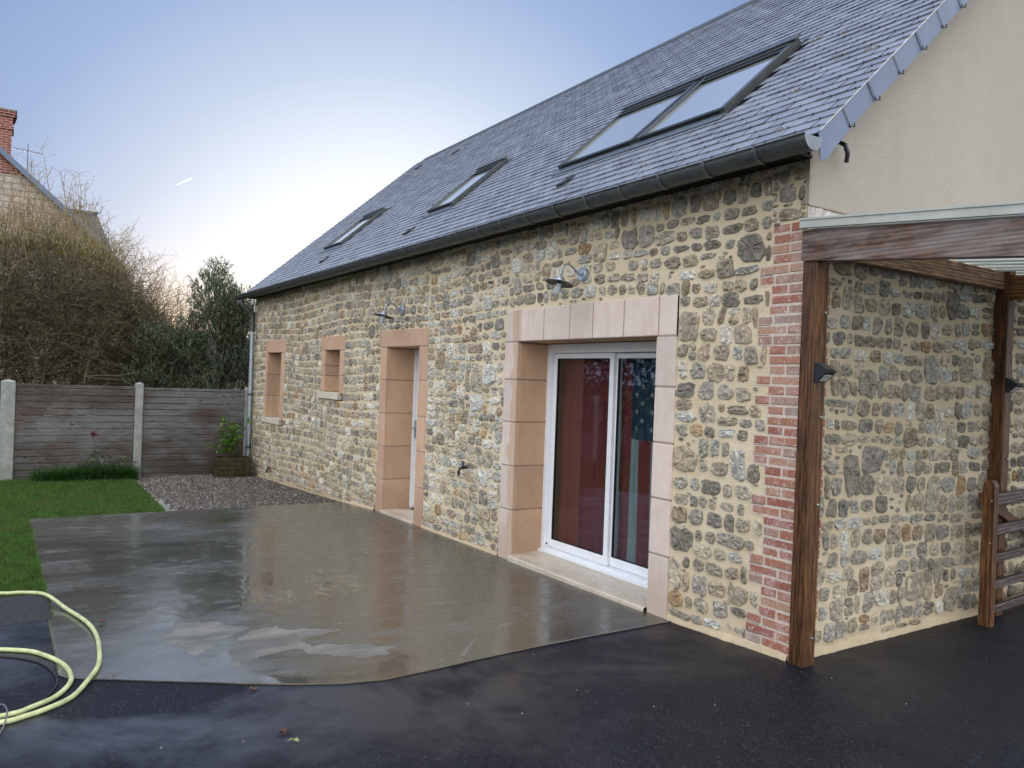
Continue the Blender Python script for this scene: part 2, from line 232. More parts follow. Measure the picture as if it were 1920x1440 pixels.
MT['grass']=leaf('short_grass',[(0,(.032,.09,.016)),(.5,(.065,.16,.03)),(.85,(.11,.22,.05)),(1,(.22,.21,.12))],.35,.5,(.12,.15,.055))
MT['iris']=leaf('strap_leaves',[(0,(.012,.05,.014)),(.6,(.03,.09,.022)),(1,(.09,.18,.05))])
MT['olive']=leaf('olive_leaves',[(0,(.06,.09,.065)),(.5,(.11,.15,.115)),(1,(.24,.27,.21))],.3)
MT['bushleaf']=leaf('bush_leaves',[(0,(.038,.05,.018)),(.6,(.085,.09,.03)),(1,(.19,.16,.05))],.35)
MT['yellowleaf']=leaf('yellowing_leaves',[(0,(.20,.20,.03)),(.6,(.38,.36,.05)),(1,(.5,.40,.08))],.45)
MT['camelia']=leaf('glossy_leaves',[(0,(.03,.10,.015)),(.6,(.09,.25,.03)),(1,(.32,.45,.08))],.25,.3)
MT['bark']=simple('twig_bark',(.095,.078,.048),.85,.2,0,.4,6)
MT['twig_pale']=simple('young_shoot_bark',(.27,.215,.125),.8,.2,0,.3,6)
MT['deadleaf']=simple('dead_leaf_brown',(.10,.045,.025),.6,.3,0,.4,40)
MT['greenleaf']=simple('fallen_leaf_yellowgreen',(.25,.27,.12),.6,.3,0,.3,40)
MT['petal']=simple('red_petal',(.20,.03,.05),.6,.3,0,.3,40)
MT['hose']=simple('pale_yellow_hose',(.50,.55,.29),.42,.45,0,.3,9,.3)
MT['rubber']=simple('black_rubber',(.012,.012,.015),.35,.5)
MT['wire']=simple('bare_wire',(.3,.3,.3),.35,.5,.8)
MT['pebble']=simple('white_pebble',(.40,.39,.37),.8,.3,0,.2,90)
m=Mat('far_stonework',.9,.2); b=m.n('ShaderNodeTexBrick'); b.inputs['Scale'].default_value=1; b.inputs['Brick Width'].default_value=.42; b.inputs['Row Height'].default_value=.19; b.inputs['Mortar Size'].default_value=.02; b.inputs['Color1'].default_value=(.46,.41,.35,1); b.inputs['Color2'].default_value=(.36,.31,.27,1); b.inputs['Mortar'].default_value=(.24,.2,.17,1)
cx=m.n('ShaderNodeCombineXYZ'); sp=m.sep(); m.l(sp[1],cx.inputs[0]); m.l(sp[2],cx.inputs[1]); m.l(cx.outputs[0],b.inputs['Vector']); m.col(m.mix(.5,b.outputs[0],m.ramp(m.noise(6,5,.7),[(.3,(.6,.6,.6)),(.7,(1.3,1.3,1.3))]),'MULTIPLY')); MT['farstone']=m.m
m=Mat('far_brick',.9,.2); b=m.n('ShaderNodeTexBrick'); b.inputs['Scale'].default_value=1; b.inputs['Brick Width'].default_value=.24; b.inputs['Row Height'].default_value=.075; b.inputs['Mortar Size'].default_value=.009; b.inputs['Color1'].default_value=(.25,.075,.06,1); b.inputs['Color2'].default_value=(.17,.05,.045,1); b.inputs['Mortar'].default_value=(.40,.3,.26,1)
cx=m.n('ShaderNodeCombineXYZ'); sp=m.sep(); m.l(m.math('ADD',sp[0],sp[1]),cx.inputs[0]); m.l(sp[2],cx.inputs[1]); m.l(cx.outputs[0],b.inputs['Vector']); m.col(b.outputs[0]); MT['farbrick']=m.m
m=Mat('far_slate',.6,.3); wv=m.n('ShaderNodeTexWave'); wv.bands_direction='Z'; wv.inputs['Scale'].default_value=3; wv.inputs['Distortion'].default_value=.3; m.l(m.pos(),wv.inputs['Vector']); m.col(m.ramp(wv.outputs[1],[(0,(.05,.05,.055)),(.4,(.11,.11,.12))])); MT['farslate']=m.m
MT['contrail']=simple('ice_vapour',(.95,.95,.95),1,0)
MT['farwood']=leaf('distant_foliage',[(0,(.03,.045,.025)),(1,(.08,.09,.05))],.2)
MT['hedge']=leaf('hedge_leaves',[(0,(.015,.03,.012)),(.8,(.05,.075,.025)),(1,(.22,.18,.04))],.3)
# ------------------------------------------------------------ mesh helpers
class MB:
    def __init__(s): s.v=[]; s.f=[]; s.mi=[]
    def add(s,vs,fs,mi=0):
        o=len(s.v); s.v.extend(vs); s.f.extend([tuple(i+o for i in f) for f in fs]); s.mi.extend([mi]*len(fs))
    def box(s,x0,x1,y0,y1,z0,z1,mi=0,b=0):
        if b: 
            s.bbox(x0,x1,y0,y1,z0,z1,mi,b); return
        s.add([(x0,y0,z0),(x1,y0,z0),(x1,y1,z0),(x0,y1,z0),(x0,y0,z1),(x1,y0,z1),(x1,y1,z1),(x0,y1,z1)],[(0,3,2,1),(4,5,6,7),(0,1,5,4),(1,2,6,5),(2,3,7,6),(3,0,4,7)],mi)
    def bbox(s,x0,x1,y0,y1,z0,z1,mi,b):
        # chamfered box
        vs=[];idx={}
        for a,X in enumerate((x0,x1)):
            for c,Y in enumerate((y0,y1)):
                for d,Z in enumerate((z0,z1)):
                    sx,sy,sz=(b if a==0 else -b),(b if c==0 else -b),(b if d==0 else -b)
                    idx[a,c,d]=len(vs); vs+= [(X,Y+sy,Z+sz),(X+sx,Y,Z+sz),(X+sx,Y+sy,Z)]
        F=[]
        g=lambda a,c,d,k: idx[a,c,d]+k
        F.append((g(0,0,0,0),g(0,0,1,0),g(0,1,1,0),g(0,1,0,0))); F.append((g(1,0,0,0),g(1,1,0,0),g(1,1,1,0),g(1,0,1,0)))
        F.append((g(0,0,0,1),g(1,0,0,1),g(1,0,1,1),g(0,0,1,1))); F.append((g(0,1,0,1),g(0,1,1,1),g(1,1,1,1),g(1,1,0,1)))
        F.append((g(0,0,0,2),g(0,1,0,2),g(1,1,0,2),g(1,0,0,2))); F.append((g(0,0,1,2),g(1,0,1,2),g(1,1,1,2),g(0,1,1,2)))
        for c in (0,1):
            for d in (0,1): F.append((g(0,c,d,1),g(1,c,d,1),g(1,c,d,2),g(0,c,d,2)))
        for a in (0,1):
            for d in (0,1): F.append((g(a,0,d,0),g(a,1,d,0),g(a,1,d,2),g(a,0,d,2)))
        for a in (0,1):
            for c in (0,1): F.append((g(a,c,0,0),g(a,c,1,0),g(a,c,1,1),g(a,c,0,1)))
        for a in (0,1):
            for c in (0,1):
                for d in (0,1): F.append((g(a,c,d,0),g(a,c,d,1),g(a,c,d,2)))
        s.add(vs,F,mi)
    def tube(s,pts,rad,n=8,mi=0,cap=True):
        pts=[Vector(p) for p in pts]; k=len(pts); rads=rad if isinstance(rad,(list,tuple)) else [rad]*k
        vs=[];up=None
        for i,p in enumerate(pts):
            t=(pts[min(i+1,k-1)]-pts[max(i-1,0)]);
            if t.length<1e-9: t=Vector((0,0,1))
            t.normalize()
            if up is None: up=Vector((0,0,1)) if abs(t.z)<.9 else Vector((1,0,0))
            a=(up-t*up.dot(t)); 
            if a.length<1e-6: a=Vector((1,0,0)).cross(t)
            a.normalize(); b=t.cross(a); up=a
            for j in range(n):
                q=2*math.pi*j/n; w=p+(a*math.cos(q)+b*math.sin(q))*rads[i]; vs.append((w.x,w.y,w.z))
        fs=[]
        for i in range(k-1):
            for j in range(n): fs.append((i*n+j,i*n+(j+1)%n,(i+1)*n+(j+1)%n,(i+1)*n+j))
        if cap: fs+= [tuple(range(n-1,-1,-1)),tuple(range((k-1)*n,k*n))]
        s.add(vs,fs,mi)
    def lathe(s,prof,c,n=24,mi=0,ax='z'):
        vs=[];fs=[]
        for r,h in prof:
            for j in range(n):
                q=2*math.pi*j/n
                if ax=='z': vs.append((c[0]+r*math.cos(q),c[1]+r*math.sin(q),c[2]+h))
                elif ax=='y': vs.append((c[0]+r*math.cos(q),c[1]+h,c[2]+r*math.sin(q)))
                else: vs.append((c[0]+h,c[1]+r*math.cos(q),c[2]+r*math.sin(q)))
        for i in range(len(prof)-1):
            for j in range(n): fs.append((i*n+j,i*n+(j+1)%n,(i+1)*n+(j+1)%n,(i+1)*n+j))
        s.add(vs,fs,mi)
    def build(s,name,mats,parent=None,smooth=False):
        me=bpy.data.meshes.new(name); me.from_pydata(s.v,[],s.f)
        if not isinstance(mats,(list,tuple)): mats=[mats]
        for m_ in mats: me.materials.append(MT[m_] if isinstance(m_,str) else m_)
        if len(mats)>1: me.polygons.foreach_set('material_index',s.mi)
        if smooth is True: me.polygons.foreach_set('use_smooth',[True]*len(s.f))
        me.update()
        o=bpy.data.objects.new(name,me); COL.objects.link(o)
        if parent is not None: o.parent=parent
        return o
def shade_auto(o,ang=35):
    me=o.data; me.polygons.foreach_set('use_smooth',[True]*len(me.polygons))
    me.set_sharp_from_angle(angle=R_(ang)) if hasattr(me,'set_sharp_from_angle') else None
def thing(name,label,cat,group=None,loc=(0,0,0)):
    o=bpy.data.objects.new(name,None); COL.objects.link(o); o.location=loc; o['label']=label; o['category']=cat
    o.empty_display_size=.2
    if group: o['group']=group
    return o
def tag(o,label,cat,group=None):
    o['label']=label; o['category']=cat
    if group: o['group']=group
    return o
def lab(o,l): o['label']=l; return o
# children are modelled in world coordinates; roots with a location get an inverse offset
def part(mb,name,mats,root,smooth=False,auto=False):
    o=mb.build(name,mats,root,smooth)
    if root is not None:
        L=Vector((0,0,0)); q=root
        while q is not None: L+=q.location; q=q.parent
        o.location=-L
    if auto: shade_auto(o)
    return o
def copy_tree(o,parent=None):
    c=o.copy(); COL.objects.link(c); c.parent=parent
    for ch in list(o.children): copy_tree(ch,c)
    return c
GX=[-1e4,-60,-13,-12.3,-9,-7.4,-6,-3,-1,0,6,1e4]; GZ=[-.4,-.4,-.36,-.33,-.2,-.13,-.06,-.03,-.01,.025,.03,.03]
def gz(x): return float(np.interp(x,GX,GZ))
def struct(o,kind='structure'): o['kind']=kind; return o
# ------------------------------------------------------------ ground
def sheet(name,poly,off,mat,y_step=None):
    # polygon cut at the height breakpoints in x
    import bmesh
    bm=bmesh.new(); vs=[bm.verts.new((x,y,0)) for x,y in poly]; bm.faces.new(vs)
    for gx in GX[1:-1]:
        bmesh.ops.bisect_plane(bm,geom=bm.verts[:]+bm.edges[:]+bm.faces[:],plane_co=(gx,0,0),plane_no=(1,0,0))
    for v in bm.verts: v.co.z=gz(v.co.x)+off
    bm.normal_update()
    for f in bm.faces:
        if f.normal.z<0: f.normal_flip()
    me=bpy.data.meshes.new(name); bm.to_mesh(me); bm.free(); me.materials.append(MT[mat]); o=bpy.data.objects.new(name,me); COL.objects.link(o); return struct(o)
sheet('ground',[(-6000,-6000),(6000,-6000),(6000,6000),(-6000,6000)],-.03,'ground')
sheet('asphalt_drive',[(-2.92,-30),(30,-30),(30,30),(-1.95,30),(-1.95,-3.3),(-2.92,-3.3)],0,'asphalt')
sheet('lawn_bed',[(-12.6,-16),(-2.93,-16),(-2.93,-3.69),(-7.42,-3.75),(-7.42,-2.22),(-12.6,-2.0)],-.012,'soil')
sheet('gravel_bed',[(-12.6,-2.0),(-7.42,-2.22),(-7.42,.1),(-12.6,.1)],-.012,'gravelbase')
# concrete slab as a fine grid with dry-patch and puddle attributes
def pip(px,py,poly):
    ins=np.zeros(px.shape,bool); n=len(poly); j=n-1
    for i in range(n):
        xi,yi=poly[i]; xj,yj=poly[j]
        cnd=((yi>py)!=(yj>py))&(px<(xj-xi)*(py-yi)/(yj-yi+1e-12)+xi); ins^=cnd; j=i
    return ins
def distseg(px,py,pl,closed=True):
    d=np.full(px.shape,9.); n=len(pl)
    for i in range(n if closed else n-1):
        ax,ay=pl[i]; bx,by=pl[(i+1)%n]; dx,dy=bx-ax,by-ay; t=np.clip(((px-ax)*dx+(py-ay)*dy)/(dx*dx+dy*dy+1e-12),0,1)
        d=np.minimum(d,np.hypot(px-ax-t*dx,py-ay-t*dy))
    return d
P1=[(-2.22,-3.18),(-2.28,-3.07),(-2.46,-3.02),(-2.38,-2.79),(-2.16,-2.64),(-2.02,-2.82),(-1.9,-2.91),(-1.8,-3.02),(-1.96,-3.06),(-2.12,-3.14)]
P2=[(-1.72,-2.85),(-1.94,-2.77),(-2.07,-2.64),(-2.11,-2.46),(-1.97,-2.42),(-1.93,-2.2),(-1.84,-2.12),(-1.82,-2.31),(-1.76,-2.42),(-1.61,-2.38),(-1.56,-2.16),(-1.38,-1.97),(-1.29,-2.07),(-1.3,-2.2),(-1.48,-2.39),(-1.6,-2.48),(-1.62,-2.66),(-1.56,-2.82),(-1.52,-2.87)]
P3=[(-2.35,-2.09),(-2.25,-1.73),(-2.18,-1.1),(-2.1,-.87),(-2.13,-.64),(-1.95,-.96),(-1.99,-1.12),(-2.05,-1.44),(-2.14,-1.73)]
ARC=[(-1.07,-1.65),(-1.24,-1.49),(-1.38,-1.31),(-1.46,-1.09),(-1.48,-.86)]
ys=np.linspace(0.02,-3.72,187); XM=[-3.72,-3.68,-3.27,-2.91,-2.65,-2.45,-2.23,-1.97,-1.6,-1.2,-.77,0.02]; XV=[-1.80,-1.72,-1.45,-1.22,-1.07,-.97,-.91,-.92,-.95,-.97,-.98,-.975]
xmax=np.interp(ys,XM,XV); NU=320; u=np.linspace(0,1,NU)
X=-7.4+(xmax[:,None]+7.4)*u[None,:]; Y=np.repeat(ys[:,None],NU,1)
Y=Y-.03*(np.clip((-X-2)/5.4,0,1))*(Y<-3.6)
jit=np.array([[mnoise.noise(Vector((a*9,b*9,0)))+.5*mnoise.noise(Vector((a*31,b*31,3))) for a,b in zip(ra[::1],rb[::1])] for ra,rb in zip(X,Y)])
dry=np.zeros(X.shape)
for P,wd,g in ((P1,.05,1),(P2,.05,1),(P3,.16,.55)):
    d=distseg(X,Y,P); s_=np.where(pip(X,Y,P),d,-d)+jit*.05; dry=np.maximum(dry,g*np.clip(.5+s_/(2*wd),0,1))
da=distseg(X,Y,ARC,False); dry=np.maximum(dry,.62*np.clip(1-(da+jit*.008)/.045,0,1))
pud=np.zeros(X.shape)
for cx_,cy_,rx_,ry_ in ((-3.2,-2.55,.55,.32),(-3.0,-1.75,.5,.25),(-2.75,-2.35,.2,.7),(-1.15,-2.75,.12,.3),(-4.6,-2.5,.5,.5),(-4.4,-3.2,.3,.25),(-3.3,-3.4,.35,.2)):
    q=((X-cx_)/rx_)**2+((Y-cy_)/ry_)**2; pud=np.maximum(pud,np.clip(1.25-q+jit*1.6,0,1))
Zs=np.interp(X,GX,GZ)+.005
Zs=Zs+np.array(jit)*.0008
me=bpy.data.meshes.new('concrete_patio'); nv=X.size
V=np.stack([X.ravel(),Y.ravel(),Zs.ravel()],1).tolist(); NR=len(ys)
F=[(r*NU+c_,(r+1)*NU+c_,(r+1)*NU+c_+1,r*NU+c_+1) for r in range(NR-1) for c_ in range(NU-1)]
# skirt
ring=[r*NU for r in range(NR)]+[(NR-1)*NU+c_ for c_ in range(1,NU)]+[r*NU+NU-1 for r in range(NR-2,-1,-1)]
o_=len(V); V+=[[V[i][0],V[i][1],V[i][2]-.06] for i in ring]; F+=[(ring[k],ring[k+1],o_+k+1,o_+k) for k in range(len(ring)-1)]
me.from_pydata(V,[],F); me.materials.append(MT['slab'])
for nm,A in (('dry',dry),('puddle',pud)):
    at=me.attributes.new(nm,'FLOAT','POINT'); at.data.foreach_set('value',np.concatenate([A.ravel(),np.zeros(len(ring))]).astype(np.float32))
me.polygons.foreach_set('use_smooth',[True]*len(F)); me.update()
slab=bpy.data.objects.new('concrete_patio',me); COL.objects.link(slab); struct(slab)
# tarred kerb
mb=MB(); ks=[]
kx=[-3.60,-3.52,-3.44,-3.34,-3.20,-3.05,-2.93,-2.90]; kz=[-.03,.03,.045,.045,.035,.022,.012,-.02]
ky=[-3.70,-3.705,-3.72,-3.8,-4.2,-6,-9]; kof=[-.6,-.2,.0,0,0,0,0]
vs=[];fs=[]
for j,y in enumerate(ky):
    for i,x in enumerate(kx):
        zz=gz(x)+kz[i]*(1+kof[j]*(.9 if kz[i]>0 else 0)) ; vs.append((x+.012*mnoise.noise(Vector((x*5,y*7,1)))+(.1 if j==0 and i<3 else 0),y,zz))
n_=len(kx)
for j in range(len(ky)-1):
    for i in range(n_-1): fs.append((j*n_+i,j*n_+i+1,(j+1)*n_+i+1,(j+1)*n_+i))
fs.append(tuple(range(n_-1,-1,-1))); mb.add(vs,fs)
struct(mb.build('tarred_kerb','asphalt_dry',None,True))
# ------------------------------------------------------------ HOUSE
house=thing('stone_house','long flint stone house with slate roof, red brick corner and beige rendered gable','house')
TOP=3.16; XF=-12.3; LEN=6.9
holes=[(-3.30,-1.035,-1,2.31),(-6.245,-4.93,-1,2.215),(-11.46,-10.32,.72,2.22),(-8.46,-7.53,1.27,2.20)]
def ns(a,b,c=0): return mnoise.noise(Vector((a,b,c)))
def face_grid(mb,umin,umax,vmin,vmax,holes,P,step=.07,amp=.004,mi=0,seed=0,vbot=None):
    us=set(np.arange(umin,umax,step).round(4))|{umin,umax}; vs_=set(np.arange(vmin,vmax,step).round(4))|{vmin,vmax}
    for h in holes: us|={h[0],h[1]}; vs_|={max(h[2],vmin),h[3]}
    us=sorted(x for x in us if umin<=x<=umax); vs_=sorted(x for x in vs_ if vmin<=x<=vmax)
    vv=[P(a,b,amp*(ns(a*6,b*6,seed)+.6*ns(a*19,b*19,seed))) for b in vs_ for a in us]; nu=len(us); ff=[]
    for j in range(len(vs_)-1):
        for i in range(nu-1):
            a=(us[i]+us[i+1])/2; b=(vs_[j]+vs_[j+1])/2
            if any(h[0]<a<h[1] and h[2]<b<h[3] for h in holes): continue
            ff.append((j*nu+i,j*nu+i+1,(j+1)*nu+i+1,(j+1)*nu+i))
    mb.add(vv,ff,mi)
def add_stone(mb,P,cu,cv,w_,h_,r,mi,n=14,jag=.07,rel=.012):
    n=n+r.choice((-2,0,3,6,8)); jag*=r.uniform(.7,1.9)
    pw=r.uniform(2.6,6.5); ph=r.uniform(0,6.28); k1=r.uniform(.02,.07); k2=r.uniform(.02,.06); rot=r.uniform(-.09,.09); ca,sa=math.cos(rot),math.sin(rot)
    skx=r.uniform(-.15,.15); outl=[]
    for j in range(n):
        t=2*math.pi*j/n+r.uniform(-.3,.3)*6/n; c_,s_=math.cos(t),math.sin(t)
        rr=(abs(c_)**pw+abs(s_)**pw)**(-1/pw)*(1+k1*math.cos(2*t+ph)+k2*math.cos(3*t+ph*2)+r.uniform(-jag,jag))
        rr=min(rr,1.33)
        a=c_*rr*w_/2; b=s_*rr*h_/2; a+=skx*b; outl.append((a*ca-b*sa,a*sa+b*ca))
    tx,ty=r.uniform(-.05,.05),r.uniform(-.05,.05); vs=[]; hh=r.uniform(.6,1.3)*rel
    for sc,h0,jt in ((1.02,-.006,0),(1.0,hh*.55,.15),(.90,hh*.9,.35),(.52,hh*.95,.7)):
        for a,b in outl:
            e=h0+(r.uniform(-jt,jt)*rel if jt else 0)+(a*tx+b*ty if h0>0 else 0); s2=sc*(1+(r.uniform(-.05,.04) if jt>.2 else 0))
            vs.append(P(cu+a*s2,cv+b*s2,e))
    vs.append(P(cu,cv,hh*1.2+r.uniform(-.3,.3)*rel)); fs=[]
    for q in range(3):
        for j in range(n): fs.append((q*n+j,q*n+(j+1)%n,(q+1)*n+(j+1)%n,(q+1)*n+j))
    for j in range(n): fs.append((3*n+j,3*n+(j+1)%n,4*n))
    mb.add(vs,fs,mi)
def rubble(mb,P,u0,u1,v0,v1,holes,ch,cw,gap,seed,mif,big=.0,skip=.0,split=.15,n=12,gv=None,wav=.02,rel=.012,jag=.07,chink=2500):
    r=random.Random(seed); v=v0; bigs=[]; placed=[]
    while v<v1:
        h=r.uniform(*ch); h=min(h,max(v1-v,.05)); u=u0+r.uniform(0,.04)
        while u<u1-.04:
            w_=r.uniform(*cw)*(1.25 if r.random()<.12 else 1); w_=min(w_,u1-u)
            um=u+w_/2; dv=wav*math.sin(um*1.3+v*2)+wav*.6*ns(um*1.1,v*1.5,seed)
            a0,a1=u,u+w_; b0,b1=v+dv,v+h+dv; adv=w_; bad=False
            lo=gv(um) if gv else -9
            if b1<lo+.02: u+=adv; continue
            if b0<lo: b0=lo
            for hx0,hx1,hz0,hz1 in holes+bigs:
                if a1>hx0 and a0<hx1 and b1>hz0+.012 and b0<hz1-.012:
                    if b0<hz1 and hz1-b0<.45*(b1-b0) : b0=hz1
                    elif b1>hz0 and b1-hz0<.45*(b1-b0): b1=hz0
                    elif a0<hx0 and hx0-a0>.05: a1=hx0; adv=hx0-a0
                    elif a0<hx0: bad=True; adv=max(.01,hx0-a0)+.001
                    else: bad=True; adv=max(hx1-a0,.01)+.001
                    if bad: break
            if not bad and a1-a0>.035 and b1-b0>.03 and r.random()>skip:
                g=gap*r.uniform(.75,1.5); cu,cv=(a0+a1)/2,(b0+b1)/2; placed.append([a0,a1,b0,b1]); ww,hh=a1-a0-g*r.uniform(1.0,1.8),b1-b0-g
                if ww>.02 and hh>.02:
                    if big and r.random()<big and adv==w_:
                        H=h*r.uniform(1.5,2.0); W=min(w_*1.25,H*1.2)
                        hit=any(a0+W>x0 and a0<x1 and b0+H>z0 and b0<z1 for x0,x1,z0,z1 in holes+bigs) or b0+H>v1 or a0+W>u1
                        if not hit:
                            add_stone(mb,P,a0+W/2,b0+H/2,W-g,H-g,r,mif(a0,b0,r),n+6,jag*.7,rel*1.2); bigs.append((a0,a0+W,b0,b0+H)); placed[-1][:]=[a0,a0+W,b0,b0+H]; u+=W; continue
                    if r.random()<split and hh>.07 and ww>.06:
                        q=r.uniform(.4,.6)
                        add_stone(mb,P,cu,b0+g/2+hh*q/2,ww*r.uniform(.8,1),hh*q-g*.4,r,mif(cu,cv,r),n,jag,rel); add_stone(mb,P,cu,b1-g/2-hh*(1-q)/2,ww*r.uniform(.75,1),hh*(1-q)-g*.4,r,mif(cu,cv,r),n,jag,rel)
                    else:
                        add_stone(mb,P,cu+r.uniform(-.005,.005),cv+r.uniform(-.3,.3)*gap,ww*r.uniform(.88,1.06),hh*r.uniform(.74,1.16),r,mif(cu,cv,r),n,jag,rel)
            u+=adv
        v+=h
    if chink:
        P_=np.array(placed); sh_=gap*.5
        for _ in range(chink):
            a=r.uniform(u0,u1); b=r.uniform(v0,v1); w_=r.uniform(.022,.05); h_=r.uniform(.016,.034)
            if gv and b<gv(a)+.03: continue
            if np.any((P_[:,0]+sh_<a+w_/2)&(P_[:,1]-sh_>a-w_/2)&(P_[:,2]+sh_<b+h_/2)&(P_[:,3]-sh_>b-h_/2)): continue
            if any(a+w_>x0 and a-w_<x1 and b+h_>z0 and b-h_<z1 for x0,x1,z0,z1 in holes): continue
            add_stone(mb,P,a,b,w_,h_,r,mif(a,b,r),7,jag,rel*.6); P_=np.vstack([P_,[a-w_/2-sh_,a+w_/2+sh_,b-h_/2-sh_,b+h_/2+sh_]])
PF=lambda a,b,e:(a,-e,b)
PS=lambda a,b,e:(e,a,b)
# quoin brick layout: three wide courses then three narrow, from z=.06 to 2.66
QH=.0625; quo=[]; zq=.055; k=0
qpat=[1,1,1,0,0,0]
while zq<2.66:
    wide=qpat[(k//1)%6] if k%13 not in (12,) else 0
    quo.append((zq,zq+QH,wide,k)); zq+=QH; k+=1
qf=[(-(.33 if w_ else .235),.0,a,b) for a,b,w_,k in quo]; qs=[(.0,(.155 if w_ else .25),a,b) for a,b,w_,k in quo]
gvf=lambda x: gz(x)+.03
mb=MB()
fg=holes
face_grid(mb,XF,0,-.6,TOP,holes,PF,seed=1)
mifA=lambda a,b,r: 1 if r.random()<.72 else 2
def mifM(a,b,r):
    # paler, washed stones in the middle band; darker towards the far end and corner
    t=.18+.62*max(0,1-abs(a+3.6)/3.2)*(1 if b>.3 else .7); return 2 if r.random()<t else 1
rubble(mb,PF,XF+.01,-4.95,-.36,TOP,holes,(.095,.125),(.09,.205),.016,11,mifM,.01,.0,.04,12,gvf,.035,.014,.085)
rubble(mb,PF,-4.95,-3.28,-.05,TOP,holes+qf,(.075,.125),(.09,.22),.015,16,mifM,.09,.02,.06,12,gvf,.035,.015,.09)
rubble(mb,PF,-3.28,-.24,-.05,TOP,holes+qf,(.075,.14),(.075,.205),.017,12,mifM,.09,.025,.06,11,gvf,.035,.015,.10)
rubble(mb,PF,-.24,-.005,2.68,TOP,[],(.10,.14),(.1,.2),.022,13,mifA,0,0,.1,13,None,.0,.014,.09)
wall=part(mb,'front_wall',['mortar','stoneA','stoneB'],house)
# side wall, lower stone part
mb=MB(); face_grid(mb,0,LEN,-.4,2.78,[],PS,seed=5)
mifS=lambda a,b,r: 1 if r.random()<.72 else 2
rubble(mb,PS,.14,2.6,-.02,2.76,qs,(.075,.14),(.07,.185),.016,21,mifS,.08,.015,.05,11,lambda a:.06,.04,.015,.10)
rubble(mb,PS,2.6,LEN,-.02,2.76,[],(.07,.13),(.07,.17),.015,22,mifS,.06,.02,.05,10,lambda a:.06,.03,.015,.09)
part(mb,'side_wall',['mortar','stoneA'if 0 else 'stoneA','stoneB'],house)
# rough base fillet of mortar along the walls
mb=MB()
def fillet(P,u0,u1,gf,seed):
    us=np.arange(u0,u1,.035); vs=[];k=0
    for a in us:
        hgt=.035+.03*abs(ns(a*7,seed))+.012*ns(a*31,seed); d=.022+.018*abs(ns(a*9,seed,4))+.008*ns(a*40,seed,2); g=gf(a)
        vs+= [P(a,g-.02,d*1.1),P(a,g+hgt*.35,d*.75),P(a,g+hgt,.009),P(a,g+hgt*1.25,-.004)]
    fs=[(i*4+j,(i+1)*4+j,(i+1)*4+j+1,i*4+j+1) for i in range(len(us)-1) for j in range(3)]; mb.add(vs,fs)
for a_ in ((PF,-1.03,.02,gz,1),(PF,-4.92,-3.3,gz,2),(PF,-7.4,-6.25,gz,3),(PS,-.0,2.9,lambda a:.028,4)):
    mb=MB(); fillet(*a_); part(mb,'mortar_skirt','mortar',house)
# brick quoin
mb=MB(); rq=random.Random(5)
mb.box(-.0015-.233,.0015,-.0035,.05,.05,2.67,1); mb.box(-.05,.0035,-.001,.15,.05,2.67,1)
for (a,b,w_,k) in quo:
    W=.33 if w_ else .235; D=.155 if w_ else .25; z0,z1=a+.006,b-.006
    sp=[.11,.22] if k%2 else [.215,.33]
    e=rq.uniform(.004,.009)
    # corner brick wraps both faces
    f1=sp[0] if sp[0]<W-.05 else W
    j=lambda:rq.uniform(-.002,.002)
    if w_: mb.box(-.332,-.236,-.0032,.05,z0-.008,z1+.008,1)
    mb.bbox(-f1+.006,e,-e,D-.005,z0+j(),z1+j(),0,.004)
    if f1<W-.03:
        e2=rq.uniform(.004,.009); mb.bbox(-W+.004+rq.uniform(-.012,.008),-f1-.005,-e2,.06,z0+j(),z1+j(),0,.004)
part(mb,'brick_quoin',['brick','joint'],house)
# gable render (upper), sits proud
TN=.89; RY=3.37; EY=-.22; EZ=3.10
def rz(y): return EZ+TN*(y-EY) if y<=RY else EZ+TN*(RY-EY)-TN*(y-RY)
mb=MB(); zb=2.77
pts=[(.0,zb),(LEN-.16,zb),(LEN-.16,rz(LEN-.16)-.05),(RY,rz(RY)-.05),(.0,rz(0)-.05)]
vs=[(.012,y,z) for y,z in pts]+[(-.05,y,z) for y,z in pts]; n_=5
mb.add(vs,[tuple(range(5))]+[(i,5+i,5+(i+1)%5,(i+1)%5) for i in range(5)])
part(mb,'gable_render','render',house)
mb=MB(); mb.box(-.008,.016,-.012,.010,zb-.0,rz(0)-.06,0); mb.box(.002,.017,.0,LEN,zb-.006,zb+.006,0); part(mb,'render_bead','render_edge',house)
mb=MB()
vs=[];fs=[];NX=26
for i in range(NX):
    y=-.004+i*.03; zt=zb-.008; zl=2.60+.04*ns(y*6,2); 
    for q in range(4): vs.append((.006+.014*abs(ns(y*14,q*3.1,7)),y,zl+(zt-zl)*q/3))
for i in range(NX-1):
    for q in range(3): fs.append((i*4+q,(i+1)*4+q,(i+1)*4+q+1,i*4+q+1))
mb.add(vs,fs); part(mb,'lime_patch','rough',house)
# remaining shell: back wall, far gable, inner lining
mb=MB()
mb.box(XF+.05,-.05,LEN-.3,LEN-.16,-.4,rz(LEN-.16)-.1)
mb.add([(XF,0,-.5),(XF,LEN-.16,-.5),(XF,LEN-.16,rz(LEN-.16)-.05),(XF,RY,rz(RY)-.05),(XF,0,rz(0)-.05)],[(0,1,2,3,4)])
part(mb,'rear_wall','render',house)
mb=MB()
# closed dim room behind the sliding door (box facing inward) with door-size opening
mb.box(-4.2,-.4,3.0,3.05,-.05,2.6); mb.box(-4.25,-4.2,.42,3.05,-.05,2.6); mb.box(-.4,-.35,.42,3.05,-.05,2.6); mb.box(-4.25,-.35,.42,3.05,2.55,2.6); mb.box(-4.25,-.35,.42,3.05,-.05,.03)
part(mb,'living_room','room',house)
